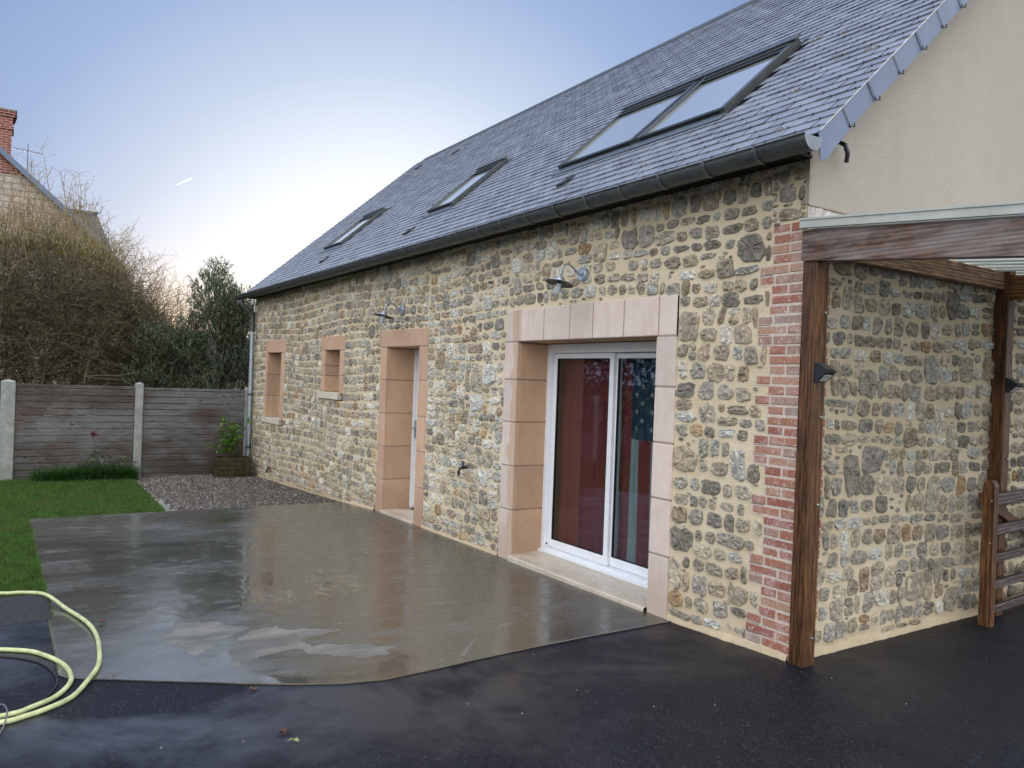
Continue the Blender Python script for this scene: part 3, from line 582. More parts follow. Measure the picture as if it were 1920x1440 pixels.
# ---- dressed-stone surrounds
def surround(name,blocks,mats,joint):
    mb=MB()
    for (x0,x1,z0,z1,y0,y1,mi) in blocks: mb.bbox(x0,x1,y0,y1,z0,z1,mi,.006)
    for b in joint: mb.box(*b,len(mats)-1)
    return part(mb,name,mats,house)
G=.005
def jambs(xo,xi,zs,d,mi_face,mi_rev,B,left=True):
    # front slab (face) and reveal slab, both split by courses
    for z0,z1 in zip(zs[:-1],zs[1:]):
        a,b=(xo,xi) if left else (xi,xo)
        B.append((a,b,z0+G,z1-G,-.014,.02,mi_face)); 
        if left: B.append((b-.12,b+.0015,z0+G,z1-G,.0205,d,mi_rev))
        else: B.append((a-.0015,a+.12,z0+G,z1-G,.0205,d,mi_rev))
B=[]; zl=[-.06,.44,.85,1.26,1.66,2.012]; zr=[-.06,.43,.835,1.24,1.645,2.012]
jambs(-3.30,-3.09,zl,.36,0,1,B,True); jambs(-1.035,-1.24,zr,.36,0,1,B,False)
xs=[-3.30,-3.10,-2.68,-2.30,-1.99,-1.61,-1.225,-1.035]
for a,b in zip(xs[:-1],xs[1:]):
    B.append((a+G,b-G,2.012+G,2.31,-.014,.02,0)); 
    if b>-3.1 and a<-1.23: B.append((a+G,b-G,2.0105+G,2.30,.0205,.36,1))
J=[(-3.295,-3.10,-.010,.35,-.05,2.0199),(-1.23,-1.04,-.010,.35,-.05,2.0199),(-3.295,-1.04,-.010,.35,2.02,2.3)]
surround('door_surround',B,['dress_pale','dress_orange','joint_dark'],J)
B=[]; zl=[-.10,.35,.765,1.18,1.60,2.005]; zr=[-.10,.39,.8,1.2,1.61,2.005]
jambs(-6.245,-6.06,zl,.42,0,1,B,True); jambs(-4.93,-5.145,zr,.42,0,1,B,False)
B.append((-6.245,-4.93,2.005+G,2.215,-.016,.02,0)); B.append((-6.2,-5.0,2.0035+G,2.20,.0205,.42,1))
J=[(-6.24,-6.07,-.010,.41,-.05,2.2),(-5.135,-4.935,-.010,.41,-.05,2.2)]
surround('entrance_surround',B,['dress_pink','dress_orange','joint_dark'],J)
for nm,x0,xa,xb,x1,z0,zt,z1,jz,zs0 in (('window_surround',-11.46,-11.36,-10.50,-10.32,.83,1.985,2.22,[1.21,1.6],.72),('window_surround',-8.46,-8.30,-7.69,-7.53,1.385,1.995,2.20,[1.62,1.77],1.27)):
    B=[]; zs=[z0]+jz+[zt]; jambs(x0,xa,zs,.30,0,1,B,True); jambs(x1,xb,[z0-.02]+[jz[0]+.01]+[zt],.30,0,1,B,False)
    B.append((x0,x1,zt+G,z1,-.014,.02,0)); B.append((x0+.02,x1-.02,zt+G-.0015,z1-.02,.0205,.30,1))
    J=[(x0+.005,xa-.01,-.010,.29,z0,z1-.01),(xb+.01,x1-.005,-.010,.29,z0,z1-.01)]
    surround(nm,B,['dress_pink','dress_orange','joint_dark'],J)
    # window with frame, pane, sill
    mb=MB(); yb=.24
    for a,b,c_,d in ((xa,xa+.05,z0,zt),(xb-.05,xb,z0,zt),(xa+.05,xb-.05,z0,z0+.05),(xa+.05,xb-.05,zt-.05,zt),((xa+xb)/2-.02,(xa+xb)/2+.02,z0+.05,zt-.05)): mb.bbox(a,b,yb,yb+.05,c_,d,0,.003)
    wf=part(mb,'window','white',house); wf['label']='white framed window set deep in its stone reveal'
    mb=MB(); mb.box(xa+.05,xb-.05,yb+.02,yb+.03,z0+.05,zt-.05); part(mb,'pane','glass',wf)
    mb=MB(); mb.box(xa-.1,xb+.1,.5,.52,z0-.1,zt+.1); part(mb,'backing','winblack',wf)
    mb=MB(); sx0=x0 if nm else x0
    mb.bbox(x0-.03,xb+.03,-.05,.235,zs0+.012,z0-.002,0,.006); part(mb,'sill','sill',wf)
# ---- sliding door
sdo=MB(); Y0=.335
for a,b,c_,d in ((-3.088,-3.03,.045,2.008),(-1.295,-1.242,.045,2.008),(-3.03,-1.295,1.955,2.008)): sdo.bbox(a,b,Y0,Y0+.10,c_,d,0,.004)
sdo.bbox(-3.03,-1.295,Y0,Y0+.1,.045,.085,0,.003); sdo.bbox(-3.12,-1.245,Y0-.03,Y0-.001,.040,.062,0,.002)
sdo.bbox(-3.03,-1.295,Y0+.004,Y0+.03,1.925,1.9545,0,.002)
door=part(sdo,'sliding_door',['white'],house); door['label']='white aluminium sliding glass door on its low sill'
def sash(x0,x1,y0,handle):
    mb=MB(); w1=.055
    for a,b,c_,d in ((x0,x0+w1,.088,1.922),(x1-w1,x1,.088,1.922),(x0+w1,x1-w1,.088,.165),(x0+w1,x1-w1,1.875,1.922)): mb.bbox(a,b,y0,y0+.032,c_,d,0,.004)
    for a,b,c_,d in ((x0+w1,x0+w1+.006,.165,1.875),(x1-w1-.006,x1-w1,.165,1.875),(x0+w1,x1-w1,.165,.171),(x0+w1,x1-w1,1.869,1.875)): mb.box(a,b,y0+.004,y0+.028,c_,d,1)
    s_=part(mb,'sash',['white','winblack'],door)
    mb=MB(); mb.box(x0+w1+.006,x1-w1-.006,y0+.014,y0+.019,.171,1.869); g=part(mb,'glass','glass',door)
    return s_
sash(-3.028,-2.155,Y0+.034,1); sash(-2.195,-1.297,Y0+.067,0)
mb=MB(); mb.lathe([(.0,0),(.009,0),(.009,-.006),(.0,-.006)],(-2.99,Y0-.001,.125),10,0,'y'); part(mb,'lock','black',door)
# travertine threshold
mb=MB(); NXs=40; vs=[];fs=[]
for i in range(NXs):
    x=-3.088+1.846*i/(NXs-1); e=.006*ns(x*16,3)+.004*ns(x*50,1)
    vs+= [(x,-.042+e,-.03),(x,-.040+e,.012+.004*ns(x*30,5)),(x,-.03,.024),(x,.10,.029),(x,.336,.040)]
for i in range(NXs-1):
    for q in range(4): fs.append((i*5+q,(i+1)*5+q,(i+1)*5+q+1,i*5+q+1))
mb.add(vs,fs); part(mb,'door_sill','trav',house)
# entrance door
mb=MB()
for a,b,c_,d in ((-6.06,-6.0,-.02,2.0),(-5.2,-5.146,-.02,2.0),(-6.0,-5.2,1.94,2.0)): mb.bbox(a,b,.37,.45,c_,d,0,.004)
mb.bbox(-5.995,-5.205,.385,.43,.0,1.935,0,.004)
for c_,d in ((.15,.85),(1.0,1.8)): mb.bbox(-5.88,-5.32,.379,.3845,c_,d,0,.003)
ed=part(mb,'entrance_door','white',house)
mb=MB(); mb.box(-5.985,-5.955,.366,.378,.88,1.1); mb.tube([(-5.97,.372,1.0),(-5.97,.335,1.0),(-5.87,.33,1.0)],.009,8); part(mb,'handle','galv',ed)
mb=MB(); mb.bbox(-6.06,-5.145,-.035,.37,-.13,-.025,0,.006); part(mb,'door_step','trav',house)
# small pipe stub low on wall
mb=MB(); mb.tube([(-10.9,.02,-.05),(-10.9,-.06,-.05),(-10.9,-.09,-.14)],.022,8); part(mb,'pipe_stub','black',house)
mb=MB(); mb.tube([(.005,.20,3.17),(.05,.21,3.175),(.085,.22,3.15),(.095,.235,3.10),(.08,.245,3.05)],.014,10); part(mb,'vent_hose','black',house)
# ---- roof
c_sl=1/math.sqrt(1+TN*TN); s_sl=TN*c_sl; SL=(RY-EY)/c_sl; XR0=-12.45; XR1=.225
def RP(x,s,h=0): return (x,EY+s*c_sl-h*s_sl,EZ+s*s_sl+h*c_sl)
mb=MB()
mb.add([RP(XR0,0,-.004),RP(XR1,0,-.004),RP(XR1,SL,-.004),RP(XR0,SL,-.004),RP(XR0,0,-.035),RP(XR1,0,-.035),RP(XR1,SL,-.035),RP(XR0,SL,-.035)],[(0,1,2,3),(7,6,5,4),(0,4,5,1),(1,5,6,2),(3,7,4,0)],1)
# rear slope
yr=LEN+.1; mb.add([(XR0,RY,rz(RY)),(XR1,RY,rz(RY)),(XR1,yr,rz(yr)),(XR0,yr,rz(yr))],[(0,1,2,3)],1)
SKY4=[(-2.045,-1.075),(-3.16,-2.09),(-6.06,-5.40),(-9.95,-9.15)]; SS0,SS1=.90,2.02
SSR=[(SS0,SS1),(SS0,SS1),(.97,2.0),(.97,1.98)]
rs=random.Random(3); EX=.108; nrow=int(SL/EX)+1; W=.215
for row in range(nrow):
    s0=row*EX-.012; x=XR1-(W/2 if row%2 else 0)-rs.uniform(0,.006)
    x1=XR1
    while x1>XR0:
        x0=max(x1-W if not(x1==XR1 and row%2) else x1-W/2,XR0); 
        if x1-x0<.02: break
        ln=min(EX*1.16,SL-s0); xm=(x0+x1)/2
        cov=any(a-.03<xm<b+.03 and q0-.02<s0+ln/2<q1+.02 for (a,b),(q0,q1) in zip(SKY4,SSR))
        if not cov and ln>.03:
            l=.0112+rs.uniform(-.0018,.003); g=.0038; d=rs.uniform(-.0025,.0025); d2=rs.uniform(-.0025,.0025); t=.0045
            A=[RP(x0+g,s0+d,l),RP(x1-g,s0+d2,l+rs.uniform(-.001,.001)),RP(x1-g,s0+ln,.0015),RP(x0+g,s0+ln,.0015)]
            Bv=[RP(x0+g,s0+d,l-t-.003),RP(x1-g,s0+d2,l-t-.003),RP(x1-g,s0+ln,-.003),RP(x0+g,s0+ln,-.003)]
            mb.add(A+Bv,[(0,1,2,3),(0,4,5,1)],0); mb.add(A+Bv,[(1,5,6,2),(3,7,4,0)],1)  # slate side faces take the dark underlay colour, painting in the joint shadow
            if x0<xm:  # hook
                hx=xm; mb.add([RP(hx-.0025,s0-.006,l+.004),RP(hx+.0025,s0-.006,l+.004),RP(hx+.0025,s0+.012,l+.004),RP(hx-.0025,s0+.012,l+.004),RP(hx-.0025,s0-.006,l-.006),RP(hx+.0025,s0-.006,l-.006)],[(0,1,2,3),(0,4,5,1)],2)
        x1=x0
# moss tufts
for (mx_,ms_,w_) in ((-.05,.62,.09),(-.12,.2,.07),(-.45,.83,.05),(-.35,1.3,.05),(-1.5,.33,.05),(-.9,1.95,.05),(-.05,1.2,.05),(-2.4,.22,.05),(-.6,1.85,.05)):
    ms_=round(ms_/EX)*EX
    for k in range(13):
        a=mx_+rs.uniform(-w_,w_); s_=ms_+rs.uniform(-.015,.012); e=rs.uniform(.003,.008); h=.012+rs.uniform(0,.008)
        mb.add([RP(a-e,s_,h-.012),RP(a+e,s_,h-.012),RP(a,s_+e,h-.01),RP(a,s_,h+.004)],[(0,1,3),(1,2,3),(2,0,3)],3)
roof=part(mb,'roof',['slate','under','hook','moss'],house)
# ridge
mb=MB(); zrg=rz(RY)
for i in range(34):
    x0=XR0+.35+i*.37; x1=min(x0+.375,XR1)
    if x1<=x0: break
    mb.add([(x0,RY-.09,zrg-.062),(x1,RY-.09,zrg-.062),(x1,RY,zrg+.028),(x0,RY,zrg+.028),(x1,RY+.09,zrg-.05),(x0,RY+.09,zrg-.05)],[(0,1,2,3),(3,2,4,5)])
part(mb,'ridge','zinc',roof)
# fascia / soffit
mb=MB(); mb.box(XR0,.03,EY+.012,EY+.03,EZ-.062,EZ-.018); mb.box(XR0,.03,EY+.031,-.012,EZ-.06,EZ-.045); mb.box(XR0+.002,XF+.02,-.012,.3,EZ-.06,EZ-.045)
mb.add([(XR0+.01,EY+.03,EZ-.045),(XR0+.01,.35,EZ-.045),(XR0+.01,3.3,rz(3.3)-.06),(XR0+.01,EY+.03,rz(EY+.03)-.04)],[(0,1,2,3)])
part(mb,'eaves_board','fascia',house)
# verge slates on the near gable
PERP=.125
def vp(x,y,z,d): # point on verge line moved perpendicular downwards
    return (x,y+d*s_sl,z-d*c_sl)
ysv=[-.30,-.037,.195,.438,.672,.896,1.112,1.345,1.58,1.81,2.04,2.27,2.5,2.73,2.96,3.19,3.42]
mb=MB()
for i in range(len(ysv)-1):
    y0,y1=ysv[i],ysv[i+1]; X0=XR1+.004+.004*(i%2==0)
    A=(X0,y0,rz(y0)+.012); Bq=(X0,y1+.02,rz(min(y1+.02,RY))+.012)
    if i==0:
        P=[(X0,-.235,rz(-.235)+.012),Bq,vp(X0,Bq[1],Bq[2],PERP),(X0,-.17,2.955),(X0,-.215,2.95)]
    else: P=[A,Bq,vp(X0,Bq[1],Bq[2],PERP),(X0,A[1]+PERP*s_sl+.02,A[2]-PERP*c_sl+.012),vp(X0,A[1],A[2],PERP*.95)]
    Q=[(p[0]-.006,p[1],p[2]) for p in P]; n_=len(P)
    mb.add(P+Q,[tuple(range(n_))]+[(j,n_+j,n_+(j+1)%n_,(j+1)%n_) for j in range(n_)],0)
    # dark joint strip and hook
    if i>0:
        a=(X0+.009,A[1]-.002,A[2]-.003); b=vp(X0+.009,A[1]-.002,A[2]-.003,PERP*.80)
        mb.add([a,(a[0],a[1]+.007,a[2]+.004),(b[0],b[1]+.007,b[2]+.004),b],[(0,3,2,1)],1)
        hk=(X0+.010,A[1]+PERP*s_sl+.03,A[2]-PERP*c_sl+.018); mb.tube([b,(b[0],b[1]+.012,b[2]-.012),(hk[0],hk[1]+.003,hk[2]-.006),(hk[0],hk[1],hk[2]+.016)],.004,5,1)
part(mb,'verge_board',['verge','hook'],roof)
mb=MB(); mb.add([(XR1-.004,y,rz(y)+.014+(0)) for y in (EY,RY)]+[(XR1+.014,y,rz(y)+.017) for y in (RY,EY)],[(0,1,2,3)]); part(mb,'verge_cap','rough',roof)
# skylights
for k,((a,b),(q0,q1)) in enumerate(zip(SKY4,SSR)):
    mb=MB(); H=.055
    def rbox(x0,x1,s0,s1,h0,h1,mi,mb=mb):
        v=[RP(x0,s0,h0),RP(x1,s0,h0),RP(x1,s1,h0),RP(x0,s1,h0),RP(x0,s0,h1),RP(x1,s0,h1),RP(x1,s1,h1),RP(x0,s1,h1)]
        mb.add(v,[(0,3,2,1),(4,5,6,7),(0,1,5,4),(1,2,6,5),(2,3,7,6),(3,0,4,7)],mi)
    rbox(a,a+.045,q0,q1,0,H,0); rbox(b-.045,b,q0,q1,0,H,0); rbox(a+.045,b-.045,q1-.11,q1,0,H+.006,0); rbox(a+.045,b-.045,q0,q0+.05,0,H*.85,1)
    rbox(a-.012,b+.012,q1-.06,q1+.02,H+.007,H+.022,0); rbox(a+.046,b-.046,q1-.17,q1-.1105,.018,H-.004,1)
    rbox(a-.06,a-.001,q0-.02,q1+.05,.004,.014,1 if k!=1 else 0); rbox(b+.001,b+.05,q0-.02,q1+.05,.004,.014,1)
    fr=part(mb,'skylight',['winframe','winblack'],roof)
    if k==0: fr['label']='near large skylight of the pair side by side'
    mb=MB(); rbox(a+.046,b-.046,q0+.051,q1-.171,.02,.032,0,mb); part(mb,'pane','skyglass',fr)
    mb=MB(); rbox(a-.02,b+.02,q0-.11,q0-.001,.012,.018,0,mb); part(mb,'flashing','zinc_light',fr)
# roof vents
for (x,y) in ((-2.66,.11),(-5.95,.13),(-8.92,.09),(-11.5,2.9),(-9.65,2.75)):
    mb=MB(); s0=(y-EY)/c_sl; v=[RP(x-.06,s0,.012),RP(x+.06,s0,.012),RP(x+.06,s0+.17,.014),RP(x-.06,s0+.17,.014),RP(x-.06,s0,.03),RP(x+.06,s0,.03)]
    mb.add(v,[(4,5,2,3),(0,1,5,4),(1,2,5),(0,4,3)]); part(mb,'roof_vent','winblack',roof)
# gutter
gy,gzc,gr_=EY-.072,3.065,.078
mb=MB(); nseg=14; xs_=[XR0-.02,XR1+.015]
prof=[(gy-gr_*math.cos(math.pi*j/nseg),gzc-gr_*math.sin(math.pi*j/nseg)) for j in range(nseg+1)]
prof=[(gy-gr_-.004,gzc+.006),(gy-gr_-.009,gzc+.002),(gy-gr_-.006,gzc-.005)]+prof
inn=[(gy-(gr_-.003)*math.cos(math.pi*j/nseg),gzc-(gr_-.003)*math.sin(math.pi*j/nseg)) for j in range(nseg,-1,-1)]
pp=prof+inn; n_=len(pp); NS=24; vs=[]
for i in range(NS+1):
    x=xs_[0]+(xs_[1]-xs_[0])*i/NS; dz=.004*ns(x*.6,3)
    vs+=[(x,a,b+dz) for a,b in pp]
fs=[(i*n_+j,(i+1)*n_+j,(i+1)*n_+(j+1)%n_,i*n_+(j+1)%n_) for i in range(NS) for j in range(n_)]; mb.add(vs,fs)
for X0 in xs_:
    mb.add([(X0,gy,gzc)]+[(X0,a,b) for a,b in prof[3:]],[(0,j,j+1) for j in range(1,nseg+1)],1 if X0>0 else 0)
gut=part(mb,'gutter',['zinc','zinc_light'],house,False,True)
mb=MB(); r_=gr_+.006; X0=XR1-.33
pb=[(gy-r_*math.cos(math.pi*j/12),gzc-r_*math.sin(math.pi*j/12)) for j in range(13)]
vs=[(x,a,b) for x in (X0-.015,X0+.015) for a,b in pb]; mb.add(vs,[(j,13+j,14+j,j+1) for j in range(12)]); mb.box(X0-.010,X0+.010,gy-r_-.004,gy-r_+.004,gzc-.006,gzc+.012)
br=part(mb,'gutter_bracket','zinc_band',gut,False,True)
for i in range(1,30):
    c=br.copy(); COL.objects.link(c); c.parent=gut; c.location=(-.40*i,0,0)
# downpipe
mb=MB(); mb.tube([(-12.22,gy,2.985),(-12.22,gy,2.93),(-12.21,gy+.03,2.88),(-12.19,-.16,2.78),(-12.18,-.10,2.72),(-12.18,-.085,2.64),(-12.18,-.085,2.4)],.045,14,1); mb.tube([(-12.18,-.085,2.42),(-12.18,-.085,-.42)],.04,14,0)
for z_ in (2.45,1.2,.2): mb.lathe([(.041,-.02),(.049,-.02),(.049,.02),(.041,.02)],(-12.18,-.085,z_),14,1)
part(mb,'downpipe',['galv','zinc'],house,False,True)
# ------------------------------------------------------------ curtains
def curtain(name,x0,x1,colf,mats,stars=False,amp=.022,fr=34):
    mb=MB(); NXc,NZ=150,44; f=lambda x,z:.50+amp*math.sin(x*fr+.8*math.sin(z*1.3)+1.5*ns(x*3,z*.6))*(.6+.25*math.cos(z))+.014*ns(x*9,z*2)
    xx=[x0+(x1-x0)*i/NXc for i in range(NXc+1)]; zz=[.04+1.94*j/NZ for j in range(NZ+1)]
    base=len(mb.v); vv=[(x+.02*math.sin(z*2)*(.0 if z>1 else (1-z)),f(x,z),z) for z in zz for x in xx]; n_=NXc+1
    for j in range(NZ):
        for i in range(NXc):
            mb.f.append((j*n_+i,j*n_+i+1,(j+1)*n_+i+1,(j+1)*n_+i)); mb.mi.append(colf((xx[i]+xx[i+1])/2,(zz[j]+zz[j+1])/2))
    mb.v.extend(vv)
    if stars:
        for c_ in range(7):
            for r_ in range(5 if c_%2==0 else 4):
                cx=-1.995+c_*.092; cz=1.86-r_*.145-(.0725 if c_%2 else 0); sz=.032 if c_%2==0 else .026; vs=[(cx,f(cx,cz)-.004,cz)]
                for k in range(10):
                    t=math.pi/2+k*math.pi/5; rr=sz if k%2==0 else sz*.42; a,b=cx+rr*math.cos(t),cz+rr*math.sin(t); vs.append((a,f(a,b)-.004,b))
                mb.add(vs,[(0,1+k,1+(k+1)%10) for k in range(10)],2)
    return mb.build(name,mats,None,True)
tag(curtain('red_curtain',-3.06,-2.335,lambda x,z:0,['red']),'plain dark red curtain behind the left pane of the sliding glass door','curtain')
def fl(x,z):
    if x<-2.20: return 2
    if x<-2.055: return 0
    if z>1.17: return 1
    return 2 if int((x+2.055)/.125)%2==0 else 0
tag(curtain('flag_curtain',-2.32,-1.28,fl,['red','blue','wht'],True),'stars and stripes curtain with navy canton behind the right pane of the sliding door','curtain')
# ------------------------------------------------------------ wall lamps
def make_lamp(label):
    t=thing('wall_lamp',label,'lamp','galvanised gooseneck lamps above the doors')
    mb=MB(); mb.lathe([(.0,-.034),(.05,-.034),(.056,-.028),(.058,0),(.058,.012)],(0,0,0),28,0,'y'); mb.lathe([(0,-.037),(.005,-.037),(.005,-.034)],(.03,0,.0),8,1,'y')
    o=part(mb,'wall_plate',['galv','black'],t,False,True)
    mb=MB(); mb.tube([(0,-.03,0),(0,-.06,.002),(0,-.10,.03),(0,-.14,.058),(0,-.175,.068),(0,-.205,.058),(0,-.228,.03),(0,-.238,-.01),(0,-.24,-.05)],.0085,10); mb.lathe([(.008,-.05),(.012,-.048),(.012,-.03),(.008,-.03)],(0,0,0),12,0,'y'); part(mb,'arm','galv',t,True)
    def tilt(q,th=R_(-13)):
        q.v=[(x,-.24+(y+.24)*math.cos(th)-(z+.05)*math.sin(th),-.05+(y+.24)*math.sin(th)+(z+.05)*math.cos(th)) for x,y,z in q.v]
    mb=MB(); c=(0,-.24,-.05); mb.lathe([(.0,.012),(.025,.008),(.036,-.006),(.042,-.03),(.05,-.036),(.116,-.046),(.117,-.050)],c,32,0); mb.lathe([(.117,-.050),(.05,-.041),(.0,-.040)],c,32,1); tilt(mb); part(mb,'lamp_shade',['galv','galv_dark'],t,False,True)
    mb=MB(); mb.lathe([(.046,-.045),(.046,-.14),(.041,-.16),(.026,-.174),(0,-.178)],c,20,0); mb.lathe([(.043,-.046),(.043,-.139),(.038,-.157),(.0,-.174)],c,20,0); tilt(mb); part(mb,'lamp_glass','lampglass',t,True)
    mb=MB(); mb.lathe([(.0,-.042),(.018,-.042),(.018,-.07),(.016,-.075),(.027,-.105),(.0,-.14)],c,14,0); tilt(mb); part(mb,'bulb','wht',t,True)
    return t
lp=make_lamp('galvanised gooseneck wall lamp above the wide sliding glass door'); lp.location=(-2.125,-.012,2.548)
l2=copy_tree(lp); l2['label']='galvanised gooseneck wall lamp above the narrow entrance door'; l2.location=(-5.62,-.012,2.455)
# tap
t=thing('garden_tap','small dark brass garden tap on the stone wall between the two doors','tap',None,(-3.945,-.01,.745))
mb=MB(); mb.tube([(0,0,0),(0,-.055,0),(0,-.085,-.012),(0,-.10,-.04)],.012,10); mb.lathe([(.016,-.03),(.018,-.045),(.016,-.06)],(0,0,-.0),10,0,'y'); mb.tube([(0,-.1,-.035),(0,-.1,-.065)],.015,10); mb.tube([(0,-.1,-.065),(0,-.1,-.09)],.009,8)
o=mb.build('spout','hook',t); mb=MB(); mb.tube([(0,-.05,.008),(0,-.05,.055)],[.013,.006],8); mb.build('stem','hook',t); mb=MB(); mb.tube([(-.03,-.05,.058),(.028,-.05,.054)],[.006,.006],8); mb.build('handle','hook',t)
# ------------------------------------------------------------ pergola
pg=thing('pergola','brown timber lean to canopy with clear corrugated roof against the gable','pergola')
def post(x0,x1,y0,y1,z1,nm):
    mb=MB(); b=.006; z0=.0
    mb.bbox(x0,x1,y0,y1,z0,z1,0,b); mb.mi[1]=1; mb.mi[0]=1  # x faces take the lighter amber wood
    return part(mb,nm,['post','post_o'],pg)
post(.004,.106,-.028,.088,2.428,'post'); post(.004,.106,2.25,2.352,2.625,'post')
# bolts on the posts
for (y,z) in ((.055,2.12),(.05,1.50),(.05,.98),(.045,.19),(2.32,2.0),(2.32,1.2)):
    mb=MB(); mb.lathe([(0,.012),(.009,.010),(.010,.0)],(.106,y,z),10,0,'x'); part(mb,'bolt','chrome',pg)
def slab_beam(mb,x0,x1,y0,y1,zt,h,sl,mi=0):
    v=[]
    for x in (x0,x1):
        for y in (y0,y1):
            for z in (zt+sl*(x-x0)-h,zt+sl*(x-x0)): v.append((x,y,z))
    mb.add(v,[(0,1,3,2),(4,6,7,5),(0,4,5,1),(2,3,7,6),(0,2,6,4),(1,5,7,3)],mi)
mb=MB(); slab_beam(mb,.006,4.2,-.045,.035,2.609,.182,-.088); part(mb,'front_beam','beam',pg)
mb=MB(); slab_beam(mb,.107,4.2,2.27,2.34,2.575,.18,-.088); part(mb,'rear_beam','ambx',pg)
mb=MB(); mb.bbox(.018,.075,.092,2.249,2.465,2.60,0,.004); part(mb,'ledger','ledger',pg)
mb=MB(); mb.bbox(.018,.075,2.354,4.9,2.465,2.60,0,.004); part(mb,'ledger','ledger',pg)
mb=MB(); slab_beam(mb,.006,4.2,-.075,-.046,2.664,.045,-.088); slab_beam(mb,.003,4.2,-.082,-.0,2.676,.0118,-.088); part(mb,'edge_trim','flash',pg)
mb=MB(); vs=[];fs=[]; ysr=np.arange(-.04,4.95,.0095)
for x in (.03,4.2):
    for y in ysr: vs.append((x,float(y),2.622-.088*x+.013*math.sin(float(y)*2*math.pi/.19)))
n_=len(ysr)
for j in range(n_-1): fs.append((j,n_+j,n_+j+1,j+1))
mb.add(vs,fs); part(mb,'roof_sheet','sheet',pg,True)
# far posts of pergola outside frame
mb=MB(); mb.bbox(4.0,4.1,-.03,.08,.0,2.07,0,.006); part(mb,'post','post',pg); mb=MB(); mb.bbox(4.0,4.1,2.27,2.35,.0,2.03,0,.006); part(mb,'post','post',pg)
# solar lights
def solar(label):
    t=thing('solar_light',label,'light','solar lights on the pergola posts')
    # mounted on +x face: y across (0..w), x out
    w_=.094; mb=MB()
    P=[(0,0),(0,.105),(.012,.107),(.078,.062),(.076,.052),(.018,-.002)]
    vs=[(x,y,z) for y in (0,w_) for x,z in P]; n_=len(P); mb.add(vs,[tuple(range(n_)),tuple(range(2*n_-1,n_-1,-1))]+[(j,n_+j,n_+(j+1)%n_,(j+1)%n_) for j in range(n_)])
    mb.box(-.0,.004,-.004,w_+.004,-.006,.112)
    mb.build('housing','black',t)
    d=Vector((.058,0,.054)).normalized(); nn=Vector((.054,0,-.058)).normalized(); b=Vector((.018,0,-.002))
    def q(s,y,h): v=b+d*s+nn*h; return (v.x,y,v.z)
    mb=MB(); L=.0765; mb.add([q(.008,.012,.002),q(L-.014,.012,.002),q(L-.014,w_-.012,.002),q(.008,w_-.012,.002)],[(0,1,2,3)]); mb.build('led_panel','panel',t)
    mb=MB(); c=q(L-.022,w_/2,.004); mb.lathe([(.010,-.001),(.008,.004),(.0,.007)],c,10,0,'x'); mb.build('sensor','chrome',t)
    mb=MB(); mb.add([(.016,.01,.1062),(.07,.01,.0694),(.07,w_-.01,.0694),(.016,w_-.01,.1062)],[(0,1,2,3)]); mb.build('solar_cell','winframe',t)
    return t
s1=solar('black wedge solar light on the front post beside the brick corner'); s1.location=(.1065,-.022,1.712)
s2=copy_tree(s1); s2['label']='black wedge solar light on the rear post above the gate'; s2.location=(.1065,2.256,1.70)
# ------------------------------------------------------------ gate
gt=thing('field_gate','open wooden five bar gate standing against the stone side wall','gate',None,(.152,1.89,.0)); gt.rotation_euler=(0,0,R_(3.6))
mb=MB(); w_=.078; t_=.075; zt=1.065; b=.006; H0=.015
prof=[(0,H0),(0,zt-.045),(.008,zt-.018),(.025,zt),(w_-.025,zt),(w_-.008,zt-.018),(w_,zt-.045),(w_,H0)]
vs=[(x,y,z) for y in (0,t_) for x,z in prof]; n_=len(prof); mb.add(vs,[tuple(range(n_)),tuple(range(2*n_-1,n_-1,-1))]+[(j,n_+j,n_+(j+1)%n_,(j+1)%n_) for j in range(n_)])
mb.build('gate_stile','post_o',gt)
for z0,z1 in ((.875,.965),(.665,.738),(.468,.527),(.275,.333),(.10,.155)):
    mb=MB(); mb.bbox(.016,.06,t_+.001,2.2,z0,z1,0,.006); mb.build('rail','rail',gt)
mb=MB(); p0=Vector((.005,.09,.90)); p1=Vector((.005,2.1,.14)); dd=(p1-p0).normalized(); pn=Vector((0,-dd.z,dd.y))*.033
vs=[]
for x in (-.02,.0145):
    for p in (p0,p1):
        for s_ in (-1,1): v=p+pn*s_; vs.append((x,v.y,v.z))
mb.add(vs,[(0,1,3,2),(4,6,7,5),(0,4,5,1),(2,3,7,6),(0,2,6,4),(1,5,7,3)]); mb.build('brace','post_o',gt)
mb=MB(); mb.bbox(-.03,-.001,.0,.05,.90,.97,0,.004); mb.build('latch_block','post_o',gt)
mb=MB(); mb.bbox(.0,.075,2.201,2.28,H0,1.1,0,.006); mb.build('gate_stile','post_o',gt)
for z_ in (.92,.62): 
    mb=MB(); mb.lathe([(0,-.006),(.006,-.004),(.006,0)],(.06,-.0,z_),8,0,'y'); mb.build('bolt','chrome',gt)
